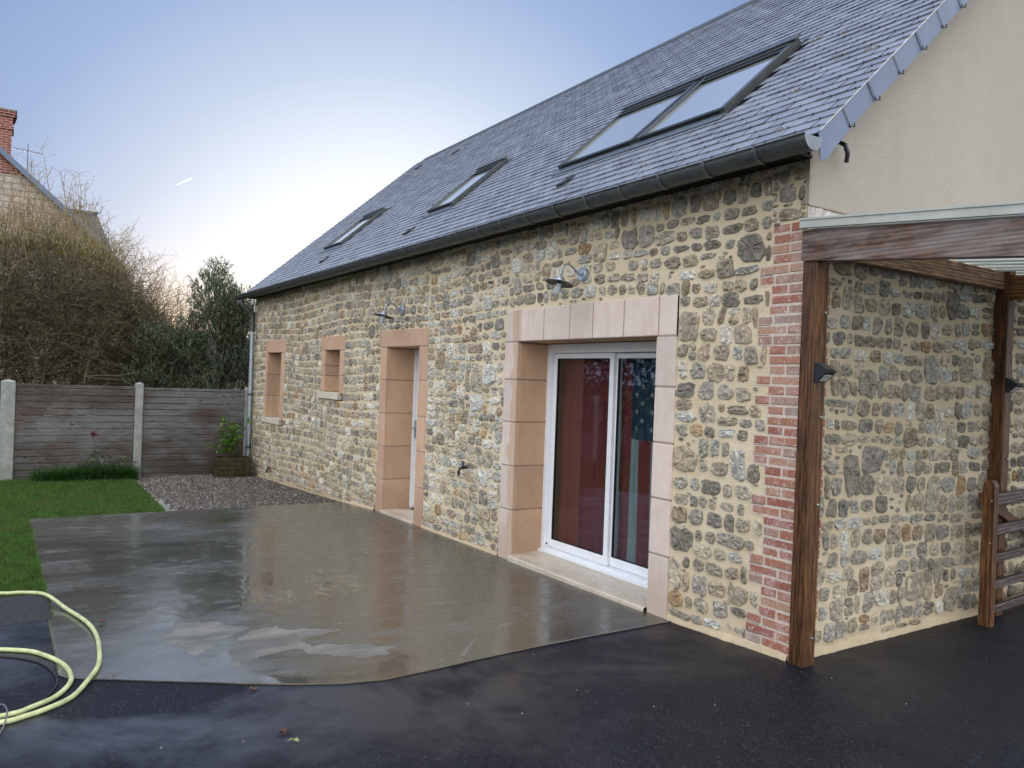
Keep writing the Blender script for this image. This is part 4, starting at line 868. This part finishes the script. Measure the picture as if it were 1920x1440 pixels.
# ------------------------------------------------------------ fence
fe=thing('boundary_fence','tall grey brown horizontal board fence with concrete posts behind the lawn','fence')
rf=random.Random(9)
def cpost(y0,y1,z0,z1,x0=-12.68,x1=-12.54):
    mb=MB(); mb.bbox(x0,x1,y0,y1,z0,z1,0,.012); c=((x0+x1)/2,(y0+y1)/2)
    mb.add([(x0+.012,y0+.012,z1),(x1-.012,y0+.012,z1),(x1-.012,y1-.012,z1),(x0+.012,y1-.012,z1),(c[0],c[1],z1+.025)],[(0,1,4),(1,2,4),(2,3,4),(3,0,4)]); part(mb,'concrete_post','cpost',fe)
cpost(-4.06,-3.85,-.6,1.335); cpost(-2.02,-1.885,-.6,1.345); cpost(-.075,.06,-.6,1.31); cpost(-6.0,-5.86,-.6,1.33); cpost(-8.0,-7.86,-.6,1.33)
for y0,y1,zt in ((-3.848,-2.022,1.29),(-1.883,-.077,1.275),(-5.858,-4.062,1.29),(-7.858,-6.002,1.29),(.062,2.2,1.27)):
    z=-.42; k=0
    while z<zt-.02:
        h=.118+rf.uniform(-.004,.004); z1=min(z+h,zt)
        mb=MB(); e=rf.uniform(0,.006); mb.bbox(-12.63+e,-12.595+e,y0,y1,z+.006,z1-.003,0,.007)
        part(mb,'board','board',fe); z=z1; k+=1
# ------------------------------------------------------------ planter with shrub
pl=thing('wooden_planter','dark mossy wooden planter in the corner under the downpipe','planter')
mb=MB(); cx0,cx1,cy0,cy1=-12.2,-11.72,-.72,-.27
for k in range(5):
    z0=-.335+k*.077; 
    mb.bbox(cx1-.02,cx1,cy0,cy1,z0+.003,z0+.073,0,.004); mb.bbox(cx0,cx1-.021,cy0,cy0+.02,z0+.003,z0+.073,0,.004); mb.bbox(cx0,cx1-.021,cy1-.02,cy1,z0+.003,z0+.073,0,.004); mb.bbox(cx0,cx0+.02,cy0+.021,cy1-.021,z0+.003,z0+.073,0,.004)
part(mb,'box','planter',pl); mb=MB(); mb.box(cx0+.02,cx1-.021,cy0+.021,cy1-.021,-.3,-.0); part(mb,'soil','soil',pl)
mb=MB(); mb.bbox(-12.05,-11.72,-.262,-.135,-.345,.05,0,.01); tag(mb.build('timber_block','planter'),'dark upright timber block between the planter and the house corner','timber')
def leafquad(mb,p,d,up,L,Wd,mi=0,fold=.0):
    d=d.normalized(); s=d.cross(up)
    if s.length<1e-4: s=d.cross(Vector((1,0,0)))
    s.normalize(); m_=p+d*L*.5+up*fold*L; t=p+d*L
    a=m_+s*Wd*.5; b=m_-s*Wd*.5
    mb.v.extend([tuple(p),tuple(a),tuple(t),tuple(b)]); o=len(mb.v)-4; mb.f.append((o,o+1,o+2,o+3)); mb.mi.append(mi)
def rv3(r,s=1): 
    return Vector((r.gauss(0,s),r.gauss(0,s),r.gauss(0,s)))
sh=thing('potted_shrub','small bright green shrub with broad leaves growing in the planter','shrub')
r=random.Random(31); mbl=MB(); mbs=MB()
for k in range(16):
    p=Vector((-11.95+r.uniform(-.1,.1),-.5+r.uniform(-.1,.1),0)); d=Vector((r.uniform(-.3,.3),r.uniform(-.45,.45),1)); L=r.uniform(.4,.95); pts=[p]
    for q in range(6): d=(d+rv3(r,.12)).normalized(); p=p+d*L/6; pts.append(p)
    mbs.tube(pts,[.006-.0007*i for i in range(7)],5)
    for q in range(44):
        i=r.randrange(2,7); b=pts[i]; dd=Vector((r.gauss(0,1),r.gauss(0,1),r.uniform(-.5,.5))); leafquad(mbl,b+rv3(r,.01),dd,Vector((0,0,1)),r.uniform(.05,.1),r.uniform(.03,.05),0,.08)
part(mbs,'stem','bark',sh); part(mbl,'foliage','camelia',sh)
# ------------------------------------------------------------ lawn, gravel, plants
def blades(mb,n,fn,r,h=(.02,.045),wd=.0035,lean=.5):
    for _ in range(n):
        x,y=fn(r)
        if x is None: continue
        z=gz(x)-.012; H=r.uniform(*h); a=r.uniform(0,6.28); lx,ly=math.cos(a)*H*lean*r.random(),math.sin(a)*H*lean*r.random(); b=r.uniform(0,3.14); sx,sy=math.cos(b)*wd,math.sin(b)*wd
        o=len(mb.v); mb.v.extend([(x-sx,y-sy,z),(x+sx,y+sy,z),(x+lx,y+ly,z+H)]); mb.f.append((o,o+1,o+2)); mb.mi.append(0)
mb=MB(); r=random.Random(41)
def l1(r): 
    x=r.uniform(-7.45,-2.95); y=-3.685-.025*r.random()-r.random()**1.3*1.1-.011*max(0,-x-3); 
    if x>-3.5 and y<-3.7: 
        return None,None
    return x,y
def l2(r):
    x=r.uniform(-12.55,-7.42); y=r.uniform(-4.6,-2.05-.045*(x+12.6)); return x,y
def l3(r): return r.uniform(-12.5,-3.6),r.uniform(-9,-4.6)
blades(mb,52000,l1,r,(.02,.05),.004); blades(mb,60000,l2,r,(.025,.06),.005); blades(mb,26000,l3,r,(.03,.06),.008)
g=mb.build('grass','grass'); g['kind']='stuff'
mb=MB()
for _ in range(17000):
    x=r.uniform(-12.55,-7.43); y=r.uniform(-2.03-.045*(x+12.6)-.04,-.0); e=r.uniform(.006,.018) if x>-10.5 else r.uniform(.010,.024); z=gz(x)-.012
    a=r.uniform(0,6.28); vs=[]
    for k in range(3): t=a+k*2.09+r.uniform(-.3,.3); vs.append((x+e*math.cos(t),y+e*math.sin(t),z+r.uniform(0,.3)*e))
    vs.append((x+r.uniform(-.4,.4)*e,y+r.uniform(-.4,.4)*e,z+e*r.uniform(.5,1.1))); mb.add(vs,[(0,1,3),(1,2,3),(2,0,3)])
g=mb.build('gravel','gravel'); g['kind']='stuff'
# pale stone edging between lawn and gravel
mb=MB()
for k in range(60):
    x=-7.5-1.9*r.random()**1.5; y=-2.03-.045*(x+12.6)+r.gauss(0,.045); e=r.uniform(.01,.032); 
    add_stone(mb,lambda a,b,h,x=x:(a,b,gz(x)-.008+h),x,y,e*2,e*1.6,r,0,8,.15,.012)
g=mb.build('stone_edging','cpost'); struct(g)
# strap-leaf clump
mb=MB(); r=random.Random(51)
for k in range(2200):
    y=-3.6+1.6*r.random()**.85; x=-12.28+r.gauss(0,.13)+.15*r.random(); p=Vector((x,y,gz(x)-.02)); H=r.uniform(.16,.5)*(1.0-.25*abs(y+2.7)/.9); a=r.uniform(-1.2,1.2) if r.random()<.7 else r.uniform(0,6.28)
    d=Vector((math.cos(a),math.sin(a),0)); s=Vector((-d.y,d.x,0)); w_=r.uniform(.004,.008); pv=[]; lean=r.uniform(.4,1.3)
    for q in range(5):
        t=q/4; c_=p+d*H*lean*t*t+Vector((0,0,H*(t-.35*lean*t*t*t))); ww=w_*(1-t*.85); pv+= [tuple(c_-s*ww),tuple(c_+s*ww)]
    mb.add(pv,[(q*2,q*2+1,q*2+3,q*2+2) for q in range(4)])
tag(mb.build('strap_leaf_clump','iris'),'long clump of arching green strap leaves at the foot of the fence','plant')
fp=thing('flowering_plant','tall plant with a red flower head and broad leaves in front of the fence','plant')
mb=MB(); base=Vector((-12.3,-2.6,-.33)); mb.tube([base,base+Vector((.0,-.03,.3)),base+Vector((.0,-.06,.52)),base+Vector((.02,-.09,.78))],[.007,.006,.005,.004],6)
mb.tube([base+Vector((0,.2,0)),base+Vector((0,.24,.25)),base+Vector((.0,.23,.47))],.004,5); part(mb,'stem','bark',fp)
mb=MB()
for k in range(26): leafquad(mb,base+Vector((r.uniform(-.05,.2),r.uniform(-.25,.5),r.uniform(.2,.42))),Vector((r.uniform(-.2,1),r.gauss(0,1),r.uniform(-.2,.8))),Vector((0,0,1)),r.uniform(.1,.2),r.uniform(.06,.11),0,.12)
for k in range(5): leafquad(mb,base+Vector((0,-.06,.38+.04*k)),Vector((.6,-.8+.3*k,.2)),Vector((0,0,1)),.14,.09,0,.1)
part(mb,'foliage','olive',fp)
mb=MB(); tp=base+Vector((.02,-.09,.78))
for k in range(60): leafquad(mb,tp+rv3(r,.02),rv3(r,1),Vector((0,0,1)),.04,.03,0,.1)
part(mb,'flower','petal',fp)
# ------------------------------------------------------------ trees
def branch(mb,p,d,L,r0,r1,seg,wig,r,up=0,mi=0,ns_=3):
    pts=[p]; 
    for i in range(seg): d=(d+rv3(r,wig)+Vector((0,0,up))).normalized(); p=p+d*(L/seg); pts.append(p)
    mb.tube(pts,[r0+(r1-r0)*i/seg for i in range(seg+1)],ns_,mi,False); return pts,d
bush=thing('bare_thicket','big tangled thicket of bare twigs and last leaves behind the left fence panel','shrub',None,(-16,-4,-.4))
r=random.Random(61); mt=MB(); mtw=MB(); mlf=MB(); myl=MB()
# envelope: top height as a function of y at x~-16
EYs=[-11,-9,-6,-4.2,-3.4,-2.7,-2.2,-1.7,-1.2,-.8,-.4]; EZt=[3.4,3.8,4.0,4.1,4.25,4.15,3.95,3.45,2.8,2.05,1.2]
def etop(y): return float(np.interp(y,EYs,EZt))
for k in range(46):
    y=r.uniform(-9,-1.6); x=r.uniform(-17.6,-14.6); T=etop(y)
    p=Vector((x,y,-.4)); d=Vector((r.uniform(-.25,.25),r.uniform(-.3,.3),1)); L=T*r.uniform(.7,1.0)
    pts,dd=branch(mt,p,d,L,.045,.012,8,.13,r,.02,0,5)
    for q in range(18):
        i=r.randrange(2,9); b=pts[i]; dd=Vector((r.gauss(0,1),r.gauss(0,1),r.uniform(-.1,.9))); pp_,_=branch(mt,b,dd,r.uniform(.5,1.2),.014,.004,5,.25,r,.02)
def inenv(y,z): return z<etop(y)
cnt=0
while cnt<13000:
    y=r.uniform(-9.5,-.7) if r.random()<.35 else r.uniform(-5,-.7); x=-16+r.uniform(-1.7,1.7); T=etop(y)*(1-.18*((x+16)/1.7)**2); z=.6+(T-.6)*(r.random()**.8)
    p=Vector((x,y,z)); d=Vector((r.gauss(0,.8),r.gauss(0,.8),r.gauss(.25,.7))); L=r.uniform(.25,.75)
    pts,dd=branch(mtw,p,d,L,.0065,.0022,4,.32,r,.0); cnt+=1
    for q in range(2):
        b=pts[r.randrange(1,5)]; branch(mtw,b,rv3(r,1),r.uniform(.1,.3),.0035,.0018,2,.3,r)
    if r.random()<.75:
        for q in range(5 if z<3. else 2): leafquad(mlf,pts[r.randrange(5)]+rv3(r,.03),rv3(r,1),Vector((0,0,1)),r.uniform(.03,.06),r.uniform(.018,.032))
# whippy shoots above the mass
msh=MB()
sh_spots=[(-4.15,1.9,.7),(-3.95,1.5,.5),(-3.55,1.75,.8),(-3.4,1.5,.6)]
for k in range(330):
    y=r.uniform(-4.7,-.75) if k%3 else r.uniform(-4.7,-2.6); T=etop(y); z0=T-r.uniform(.1,.6)+(r.uniform(0,.75) if y<-2.3 and k%2 else 0); L=r.uniform(.35,.85)*(1.25 if y<-2.6 else 1)
    if r.random()<.15: L*=1.35
    p=Vector((-16+r.uniform(-1.2,1.2),y,z0)); pts,dd=branch(msh,p,Vector((r.uniform(-.2,.2),r.uniform(-.25,.3),1)),L,.010,.003,7,.09,r,.05)
    for q in range(9):
        b=pts[r.randrange(1,8)]; d=Vector((r.gauss(0,.6),r.gauss(0,.6),r.uniform(.2,1))); p2,_=branch(msh,b,d,r.uniform(.1,.35),.005,.002,3,.2,r,.02)
        if r.random()<.8:
            for w_ in range(2): leafquad(mlf,p2[-1],Vector((r.gauss(0,1),r.gauss(0,1),r.uniform(-.6,.4))),Vector((0,0,1)),r.uniform(.03,.055),.014)
for (y,z) in ((-4.15,4.75),(-4.0,4.9),(-3.85,5.0),(-3.75,5.25),(-3.6,5.15)):
    p=Vector((-16,y-.1,z-1.3)); pts,_=branch(msh,p,Vector((0,r.uniform(-.1,.2),1)),1.75,.014,.003,9,.06,r,.03)
    for q in range(14): b=pts[r.randrange(2,10)]; branch(msh,b,Vector((r.gauss(0,.5),r.gauss(0,.7),r.uniform(.3,1))),r.uniform(.15,.45),.005,.002,4,.15,r)
# right hand frosty-looking fringe of fine shoots
for k in range(620):
    y=r.uniform(-2.6,-.95); T=etop(y)+.45; z=r.uniform(1.7,T); p=Vector((-16+r.uniform(-.8,.8),y+.25,z)); pts,_=branch(msh,p,Vector((r.gauss(0,.4),r.gauss(.4,.5),r.uniform(.2,1))),r.uniform(.3,.75),.006,.0022,5,.22,r,.02)
    for q in range(4): branch(msh,pts[r.randrange(1,6)],rv3(r,1)+Vector((0,0,.4)),r.uniform(.1,.25),.003,.0016,2,.2,r)
for k in range(2600):
    a=r.choice([(-3.9,4.3,.6,.4),(-3.5,4.1,.7,.4),(-2.4,3.9,.3,.3),(-3.05,4.3,.35,.28),(-2.85,4.0,.3,.3),(-2.55,4.25,.25,.25),(-3.3,3.9,.35,.3),(-2.9,3.6,.5,.3)]); p=Vector((-15.8+r.uniform(-.7,.7),a[0]+r.gauss(0,a[2]*.6),a[1]+r.gauss(0,a[3]*.6)-.15))
    leafquad(myl,p,rv3(r,1),Vector((0,0,1)),r.uniform(.03,.06),r.uniform(.02,.035))
part(mt,'trunk','bark',bush); part(mtw,'twigs','bark',bush); part(msh,'shoots','twig_pale',bush); part(mlf,'foliage','bushleaf',bush); part(myl,'yellow_foliage','yellowleaf',bush)
# evergreen tree beside house end
tree=thing('evergreen_tree','dark blue green narrow leaved tree leaning over the right fence panel','tree',None,(-14.4,-.5,-.4))
r=random.Random(71); mt=MB(); ml=MB()
tr,_=branch(mt,Vector((-14.4,-.45,-.45)),Vector((0,.02,1)),3.6,.07,.018,9,.05,r,.04,0,6)
blobs=[(-14.4,-.33,3.1,.5,.62),(-14.4,.05,2.9,.4,.5),(-14.4,-.75,1.9,.42,.45),(-14.45,-1.15,1.25,.5,.3),(-14.4,-.25,2.5,.6,.5),(-14.4,.25,2.35,.5,.55),(-14.5,-.72,2.35,.32,.45),(-14.3,.1,1.8,.75,.5),(-14.2,-.35,1.45,.55,.4),(-14.5,-1.45,2.05,.42,.5),(-14.4,-1.55,1.4,.5,.4),(-14.4,-.9,2.0,.35,.4),(-14.4,.3,3.0,.3,.35),(-14.3,.45,1.5,.5,.5),(-14.0,-.5,1.12,.5,.2),(-14.45,-.28,3.6,.22,.32),(-14.4,.5,2.75,.25,.3)]
for (x,y,z,ry,rz_) in blobs:
    n_=int(440*ry*rz_/.25)
    i0=min(8,max(1,int((z-.6)/.42))); b=tr[i0]; 
    for q in range(3):
        tgt=Vector((x+r.uniform(-.3,.3),y+r.uniform(-.3,.3)*ry,z)); pts=[b+(tgt-b)*t+rv3(r,.03)*(t>0) for t in (0,.3,.6,1)]; mt.tube(pts,[.02,.015,.01,.006],4,0,False)
    for q in range(n_):
        while True:
            v=Vector((r.uniform(-1,1),r.uniform(-1,1),r.uniform(-1,1)))
            if v.length<1: break
        p=Vector((x+v.x*.6,y+v.y*ry,z+v.z*rz_)); d=Vector((v.x*.4+r.gauss(0,.35),v.y*.5+r.gauss(0,.35),r.uniform(.1,1.1))).normalized(); L=r.uniform(.12,.26); pts,_=branch(mt,p,d,L,.004,.002,3,.12,r)
        for w_ in range(12):
            k=r.random(); b=p+d*L*k*1.05; leafquad(ml,b,d*.7+rv3(r,.5),Vector((0,0,1)),r.uniform(.045,.08),r.uniform(.014,.022))
part(mt,'trunk','bark',tree); part(ml,'crown','olive',tree)
# slim shoots / second light tree in gap, low
t3=thing('leafless_tree','thin leafless tree with fine pale twigs in the gap beside the evergreen','tree',None,(-18.5,-.6,-.4)); mt=MB(); mtw=MB(); r=random.Random(81)
for k in range(7):
    pts,_=branch(mt,Vector((-18.5+r.uniform(-.3,.3),-.6+r.uniform(-.3,.3),-.4)),Vector((r.uniform(-.2,.2),r.uniform(-.35,.45),1)),r.uniform(2.4,3.5),.03,.006,8,.09,r,.02,0,5)
    for q in range(22):
        b=pts[r.randrange(2,9)]; p2,_=branch(mt,b,Vector((r.gauss(0,.6),r.gauss(0,.8),r.uniform(0,.8))),r.uniform(.3,.8),.009,.003,5,.2,r,.02)
        for w_ in range(6): branch(mtw,p2[r.randrange(1,6)],Vector((r.gauss(0,.7),r.gauss(0,.7),r.uniform(-.1,.8))),r.uniform(.15,.4),.0045,.002,3,.2,r)
part(mt,'trunk','bark',t3); part(mtw,'crown','twig_pale',t3)
# low shrubs seen over the fence
def lowshrub(x,y,z,ry,rz_,mat,label,n=1500,s=.05):
    mb=MB(); r=random.Random(int(abs(x*7+y*13)))
    for q in range(n):
        while True:
            v=Vector((r.uniform(-1,1),r.uniform(-1,1),r.uniform(-1,1)))
            if v.length<1: break
        lump=1+.25*ns(v.x*3,v.y*3,v.z*3); leafquad(mb,Vector((x+v.x*ry*lump,y+v.y*ry*lump,z+v.z*rz_*lump)),rv3(r,1),Vector((0,0,1)),r.uniform(.7,1.4)*s,r.uniform(.4,.7)*s)
    st=MB()
    for q in range(8): branch(st,Vector((x+r.uniform(-.2,.2),y+r.uniform(-.2,.2),-.4)),Vector((r.gauss(0,.3),r.gauss(0,.3),1)),z+.5,.02,.006,6,.1,r)
    t=thing('low_shrub',label,'shrub'); part(st,'stem','bark',t); part(mb,'foliage',mat,t)
lowshrub(-15.2,-2.2,1.15,.75,.6,'bushleaf','low olive shrub over the fence between thicket and evergreen',1600)
lowshrub(-17.5,.8,1.0,.9,.7,'olive','dark low shrub behind the evergreen near the house corner',1800,.06)
# hedge across the drive, seen only in the reflections of the glass
hd=thing('garden_hedge','tall leafy hedge on the far side of the driveway facing the house','hedge'); mb=MB(); st=MB(); r=random.Random(91)
for q in range(16000):
    x=r.uniform(-24,4); y=-12+r.gauss(0,.5); H=3.6+.7*ns(x*.5,0,2)+.5*ns(x*1.7,1,2); z=H*r.random()**.7
    leafquad(mb,Vector((x,y,z)),rv3(r,1),Vector((0,0,1)),r.uniform(.15,.3),r.uniform(.1,.2))
for q in range(28): branch(st,Vector((-24+q,-12,-.4)),Vector((0,0,1)),3.2,.05,.02,6,.08,r,0,0,5)
part(st,'trunk','bark',hd); part(mb,'foliage','hedge',hd)
# ------------------------------------------------------------ neighbouring buildings
nh=thing('neighbour_house','old stone gabled house with brick chimney beyond the thicket','house')
DX=-25; ay,az=-4.75,8.25; sl=.875
mb=MB(); ye=-1.55; yl=-12.7; P=[(yl,-.5),(ye,-.5),(ye,az-sl*(ye-ay)),(ay,az),(yl,az-sl*(ay-yl))]
mb.add([(DX,a,b) for a,b in P]+[(DX-9,a,b) for a,b in P],[(0,1,2,3,4),(9,8,7,6,5),(0,5,6,1)]+[(1,6,7,2)]+[(4,9,5,0)]); part(mb,'wall','farstone',nh)
mb=MB(); 
def gp(t,off): return (ay+t,az-sl*t+off)
mb.add([(DX+.012,ay-1.1,az-.97-.0),(DX+.012,ay+1.1,az-.97),(DX+.012,ay,az-.01)],[(0,1,2)]); part(mb,'brick_peak','farbrick',nh)
mb=MB()
for sg in (1,-1):
    E_=(ye-ay+.25) if sg==1 else (ay-yl+.25)
    v=[(DX+.15,ay,az+.14),(DX+.15,ay+sg*E_,az+.14-sl*E_),(DX-9.1,ay+sg*E_,az+.14-sl*E_),(DX-9.1,ay,az+.14)]; mb.add(v+[(a,b,c-.13) for a,b,c in v],[(0,1,2,3),(7,6,5,4),(1,5,6,2)])
rf_=part(mb,'roof','farslate',nh)
mb=MB()
for sg in (1,-1):
    E_=(ye-ay+.25) if sg==1 else (ay-yl+.25)
    a0=(ay,az+.15); a1=(ay+sg*E_,az+.15-sl*E_); mb.add([(x,a[0],a[1]+o) for x in (DX+.152,DX+.19) for a in (a0,a1) for o in (0,-.2)],[(4,5,7,6),(0,2,3,1),(0,4,6,2),(1,3,7,5)])
part(mb,'verge_board','verge',nh)
mb=MB(); mb.box(DX-.75,DX+.02,-5.35,-4.05,7.3,8.62); mb.box(DX-.8,DX+.06,-5.4,-4.0,8.62,8.72); mb.box(DX-.77,DX+.04,-5.37,-4.03,8.721,8.98)
mb.box(DX-.81,DX+.08,-5.42,-3.98,8.981,9.06); mb.box(DX-.84,DX+.11,-5.45,-3.95,9.061,9.16); part(mb,'chimney','farbrick',rf_)
mb=MB(); mb.box(DX-.86,DX+.13,-5.47,-3.93,9.161,9.2); part(mb,'chimney_cap','cpost',rf_)
mb=MB(); mb.tube([(DX-.3,-3.62,7.0),(DX-.3,-3.62,8.35)],.011,6); mb.tube([(DX-.3,-3.98,8.16),(DX-.3,-3.22,8.10)],.009,5)
for k in range(7): mb.tube([(DX-.42,-3.95+k*.12,8.155-k*.008),(DX-.18,-3.95+k*.12,8.155-k*.008)],.009,4)
part(mb,'aerial','hook',nh)
h2=thing('slate_roofed_house','house behind with dark steep slate roof and flat top edge, left background','house')
mb=MB(); X2=-32; v=[(X2,-4.2,7.62),(X2,-1.15,7.62),(X2-2,-1.15,7.62),(X2-2,-4.2,7.62),(X2+.9,-5.1,5.6),(X2+.9,-.45,5.6),(X2-3,-.45,5.6),(X2-3,-5.1,5.6)]; mb.add(v,[(0,1,2,3),(4,5,1,0),(5,6,2,1),(7,4,0,3),(6,7,3,2)]); part(mb,'roof','farslate',h2)
mb=MB(); mb.box(X2-.05,X2+.05,-4.25,-1.1,7.621,7.70); part(mb,'ridge_capping','zinc',h2)
mb=MB(); mb.box(X2-2.9,X2+.8,-5.0,-.55,-.5,5.6); part(mb,'wall','farstone',h2)
h3=thing('distant_cottage','distant low cottage with dark roof glimpsed under the evergreen','house')
mb=MB(); X3=-45; v=[(X3,5.6,3.9),(X3,9.5,3.5),(X3-5,9.5,3.5),(X3-5,5.6,3.9),(X3+2,4.1,2.0),(X3+2,10.5,2.0),(X3-7,10.5,2.0),(X3-7,4.1,2.0)]; mb.add(v,[(0,1,2,3),(4,5,1,0),(5,6,2,1),(7,4,0,3),(6,7,3,2)]); part(mb,'roof','farslate',h3)
mb=MB(); mb.box(X3-6.8,X3+1.8,4.4,10.2,-.5,1.999); part(mb,'wall','farstone',h3)
# distant treeline
mb=MB(); r=random.Random(101)
for q in range(9000):
    x=-95+r.uniform(-6,6); y=r.uniform(-60,75); H=3.0+1.3*ns(y*.12,0,5)+.8*ns(y*.5,1,5); z=H*r.random()**.6
    leafquad(mb,Vector((x,y,z)),rv3(r,1),Vector((0,0,1)),r.uniform(.7,1.4),r.uniform(.5,1))
g=mb.build('distant_wood','farwood'); g['kind']='stuff'
# contrail
mb=MB(); d0=Vector((-1.079,.177,.235)); d1=Vector((-1.068,.193,.244)); p0=CAMP+d0*9000; p1=CAMP+d1*9000
mb.tube([p0,p0.lerp(p1,.4),p0.lerp(p1,.8),p1],[2,6,7,8],8); tag(mb.build('contrail','contrail'),'short white vapour trail high in the blue sky','vapour trail')
# ------------------------------------------------------------ hose, cable, leaves, pebbles
def cr(P,n=8):
    P=[Vector(p) for p in P]; out=[]
    for i in range(len(P)-1):
        a=P[max(i-1,0)];b=P[i];c=P[i+1];d=P[min(i+2,len(P)-1)]
        for k in range(n):
            t=k/n; out.append(.5*((2*b)+(-a+c)*t+(2*a-5*b+4*c-d)*t*t+(-a+3*b-3*c+d)*t**3))
    out.append(P[-1]); return out
hx=[(-4.6,-4.9,0),(-3.95,-4.25,.01),(-3.65,-3.99,.02),(-3.54,-3.85,.035),(-3.37,-3.72,.045),(-3.06,-3.61,.012),(-2.69,-3.52,.012),(-2.38,-3.49,.012),(-2.07,-3.5,.012),(-1.8,-3.53,.012),(-1.58,-3.6,.012),(-1.42,-3.68,0),(-1.32,-3.79,0),(-1.27,-3.89,0),(-1.25,-3.98,0),(-1.3,-4.3,0),(-1.6,-4.7,0),(-2.1,-4.75,0),(-2.45,-4.4,0),(-2.42,-4.1,0),(-2.29,-3.87,0),(-2.15,-3.77,0),(-1.95,-3.69,0),(-1.75,-3.665,.004),(-1.6,-3.68,.004),(-1.46,-3.75,0),(-1.375,-3.85,0),(-1.33,-3.94,0),(-1.34,-4.2,0),(-1.6,-4.55,.02),(-2.2,-4.9,0),(-3.2,-5.4,0)]
mb=MB(); mb.tube(cr([(x,y,gz(x)+z+.0125) for x,y,z in hx]),.0125,12); tag(mb.build('garden_hose','hose',None,True),'pale yellow green garden hose coiled over the kerb and wet concrete','hose')
cx=[(-2.6,-4.5,0),(-2.4,-4.15,0),(-2.28,-3.98,0),(-2.19,-3.88,0),(-2.05,-3.79,0),(-1.87,-3.74,0),(-1.71,-3.73,0),(-1.57,-3.76,0),(-1.46,-3.82,0),(-1.39,-3.91,0),(-1.36,-3.97,0),(-1.4,-4.3,0),(-1.8,-4.7,0)]
mb=MB(); mb.tube(cr([(x+.02,y,gz(x)+z+.006) for x,y,z in cx]),.0055,8); tag(mb.build('black_cable','rubber',None,True),'thin black cable looping inside the coils of the garden hose','cable')
wx=[(-1.46,-4.02,.0),(-1.42,-3.975,.03),(-1.36,-3.955,.034),(-1.28,-3.95,.028),(-1.19,-3.965,.004),(-1.1,-3.99,0),(-.95,-4.06,0)]
mb=MB(); mb.tube(cr([(x,y,gz(x)+z+.004) for x,y,z in wx]),.004,6); tag(mb.build('tie_wire','wire',None,True),'short bent wire crossing over the hose at the left edge','wire')
r=random.Random(111)
def dleaf(x,y,mat,label,s=.035,z=0):
    mb=MB(); n_=9; a0=r.uniform(0,6.28); vs=[(0,0,.008)]
    for k in range(n_):
        t=2*math.pi*k/n_; rr=s*(1 if k%2==0 else .55)*r.uniform(.75,1.1); vs.append((rr*math.cos(t),rr*.7*math.sin(t),r.uniform(.002,.022)))
    mb.add(vs,[(0,1+k,1+(k+1)%n_) for k in range(n_)]); mb.tube([(s*.5,0,.01),(s*1.3,.01,.012)],.0015,4)
    o=tag(mb.build('fallen_leaf',mat),label,'leaf'); o.location=(x,y,gz(x)+.001+z); o.rotation_euler=(0,0,a0)
dleaf(-1.12,-2.87,'deadleaf','curled brown leaf just off the front edge of the concrete')
dleaf(-.52,-2.89,'deadleaf','brown leaf on dark asphalt next to a pale leaf',.036)
dleaf(-.41,-2.88,'greenleaf','pale yellow green leaf on the asphalt near the bottom',.024)
dleaf(-2.66,-3.43,'deadleaf','dark curled leaf on concrete beside the hose bend',.04,.01)
dleaf(-1.62,-3.47,'deadleaf','tiny dark leaf on the concrete edge inside the hose loop',.012,.01)
dleaf(-4.39,-3.60,'deadleaf','small dark leaf on the concrete near the lawn edge',.02,.01)
dleaf(-5.1,-3.68,'deadleaf','smallest dark leaf on the concrete far along the lawn edge',.02,.01)
PB=[(-.88,-1.27),(-.16,-1.83),(-.27,-1.41),(-.23,-1.37),(-.56,-2.63),(-.53,-3.07),(.23,-.9),(.48,-.95),(.29,-.01),(.71,.02),(.54,1.21),(-.64,-3.39),(.1,-1.2),(-.4,-2.0)]
mb=MB(); add_stone(mb,lambda a,b,h:(a,b,h+.002),0,0,.007,.006,r,0,7,.2,.005); p0=tag(mb.build('white_pebble','pebble'),'tiny white pebble lying loose on the dark asphalt','pebble','white pebbles on the asphalt')
for k,(x,y) in enumerate(PB):
    o=p0 if k==0 else p0.copy()
    if k: COL.objects.link(o)
    s=r.uniform(.35,.8); o.location=(x,y,gz(x)+(.01 if x<-.97 else 0)); o.scale=(s,s,s); o.rotation_euler=(0,0,r.uniform(0,6))
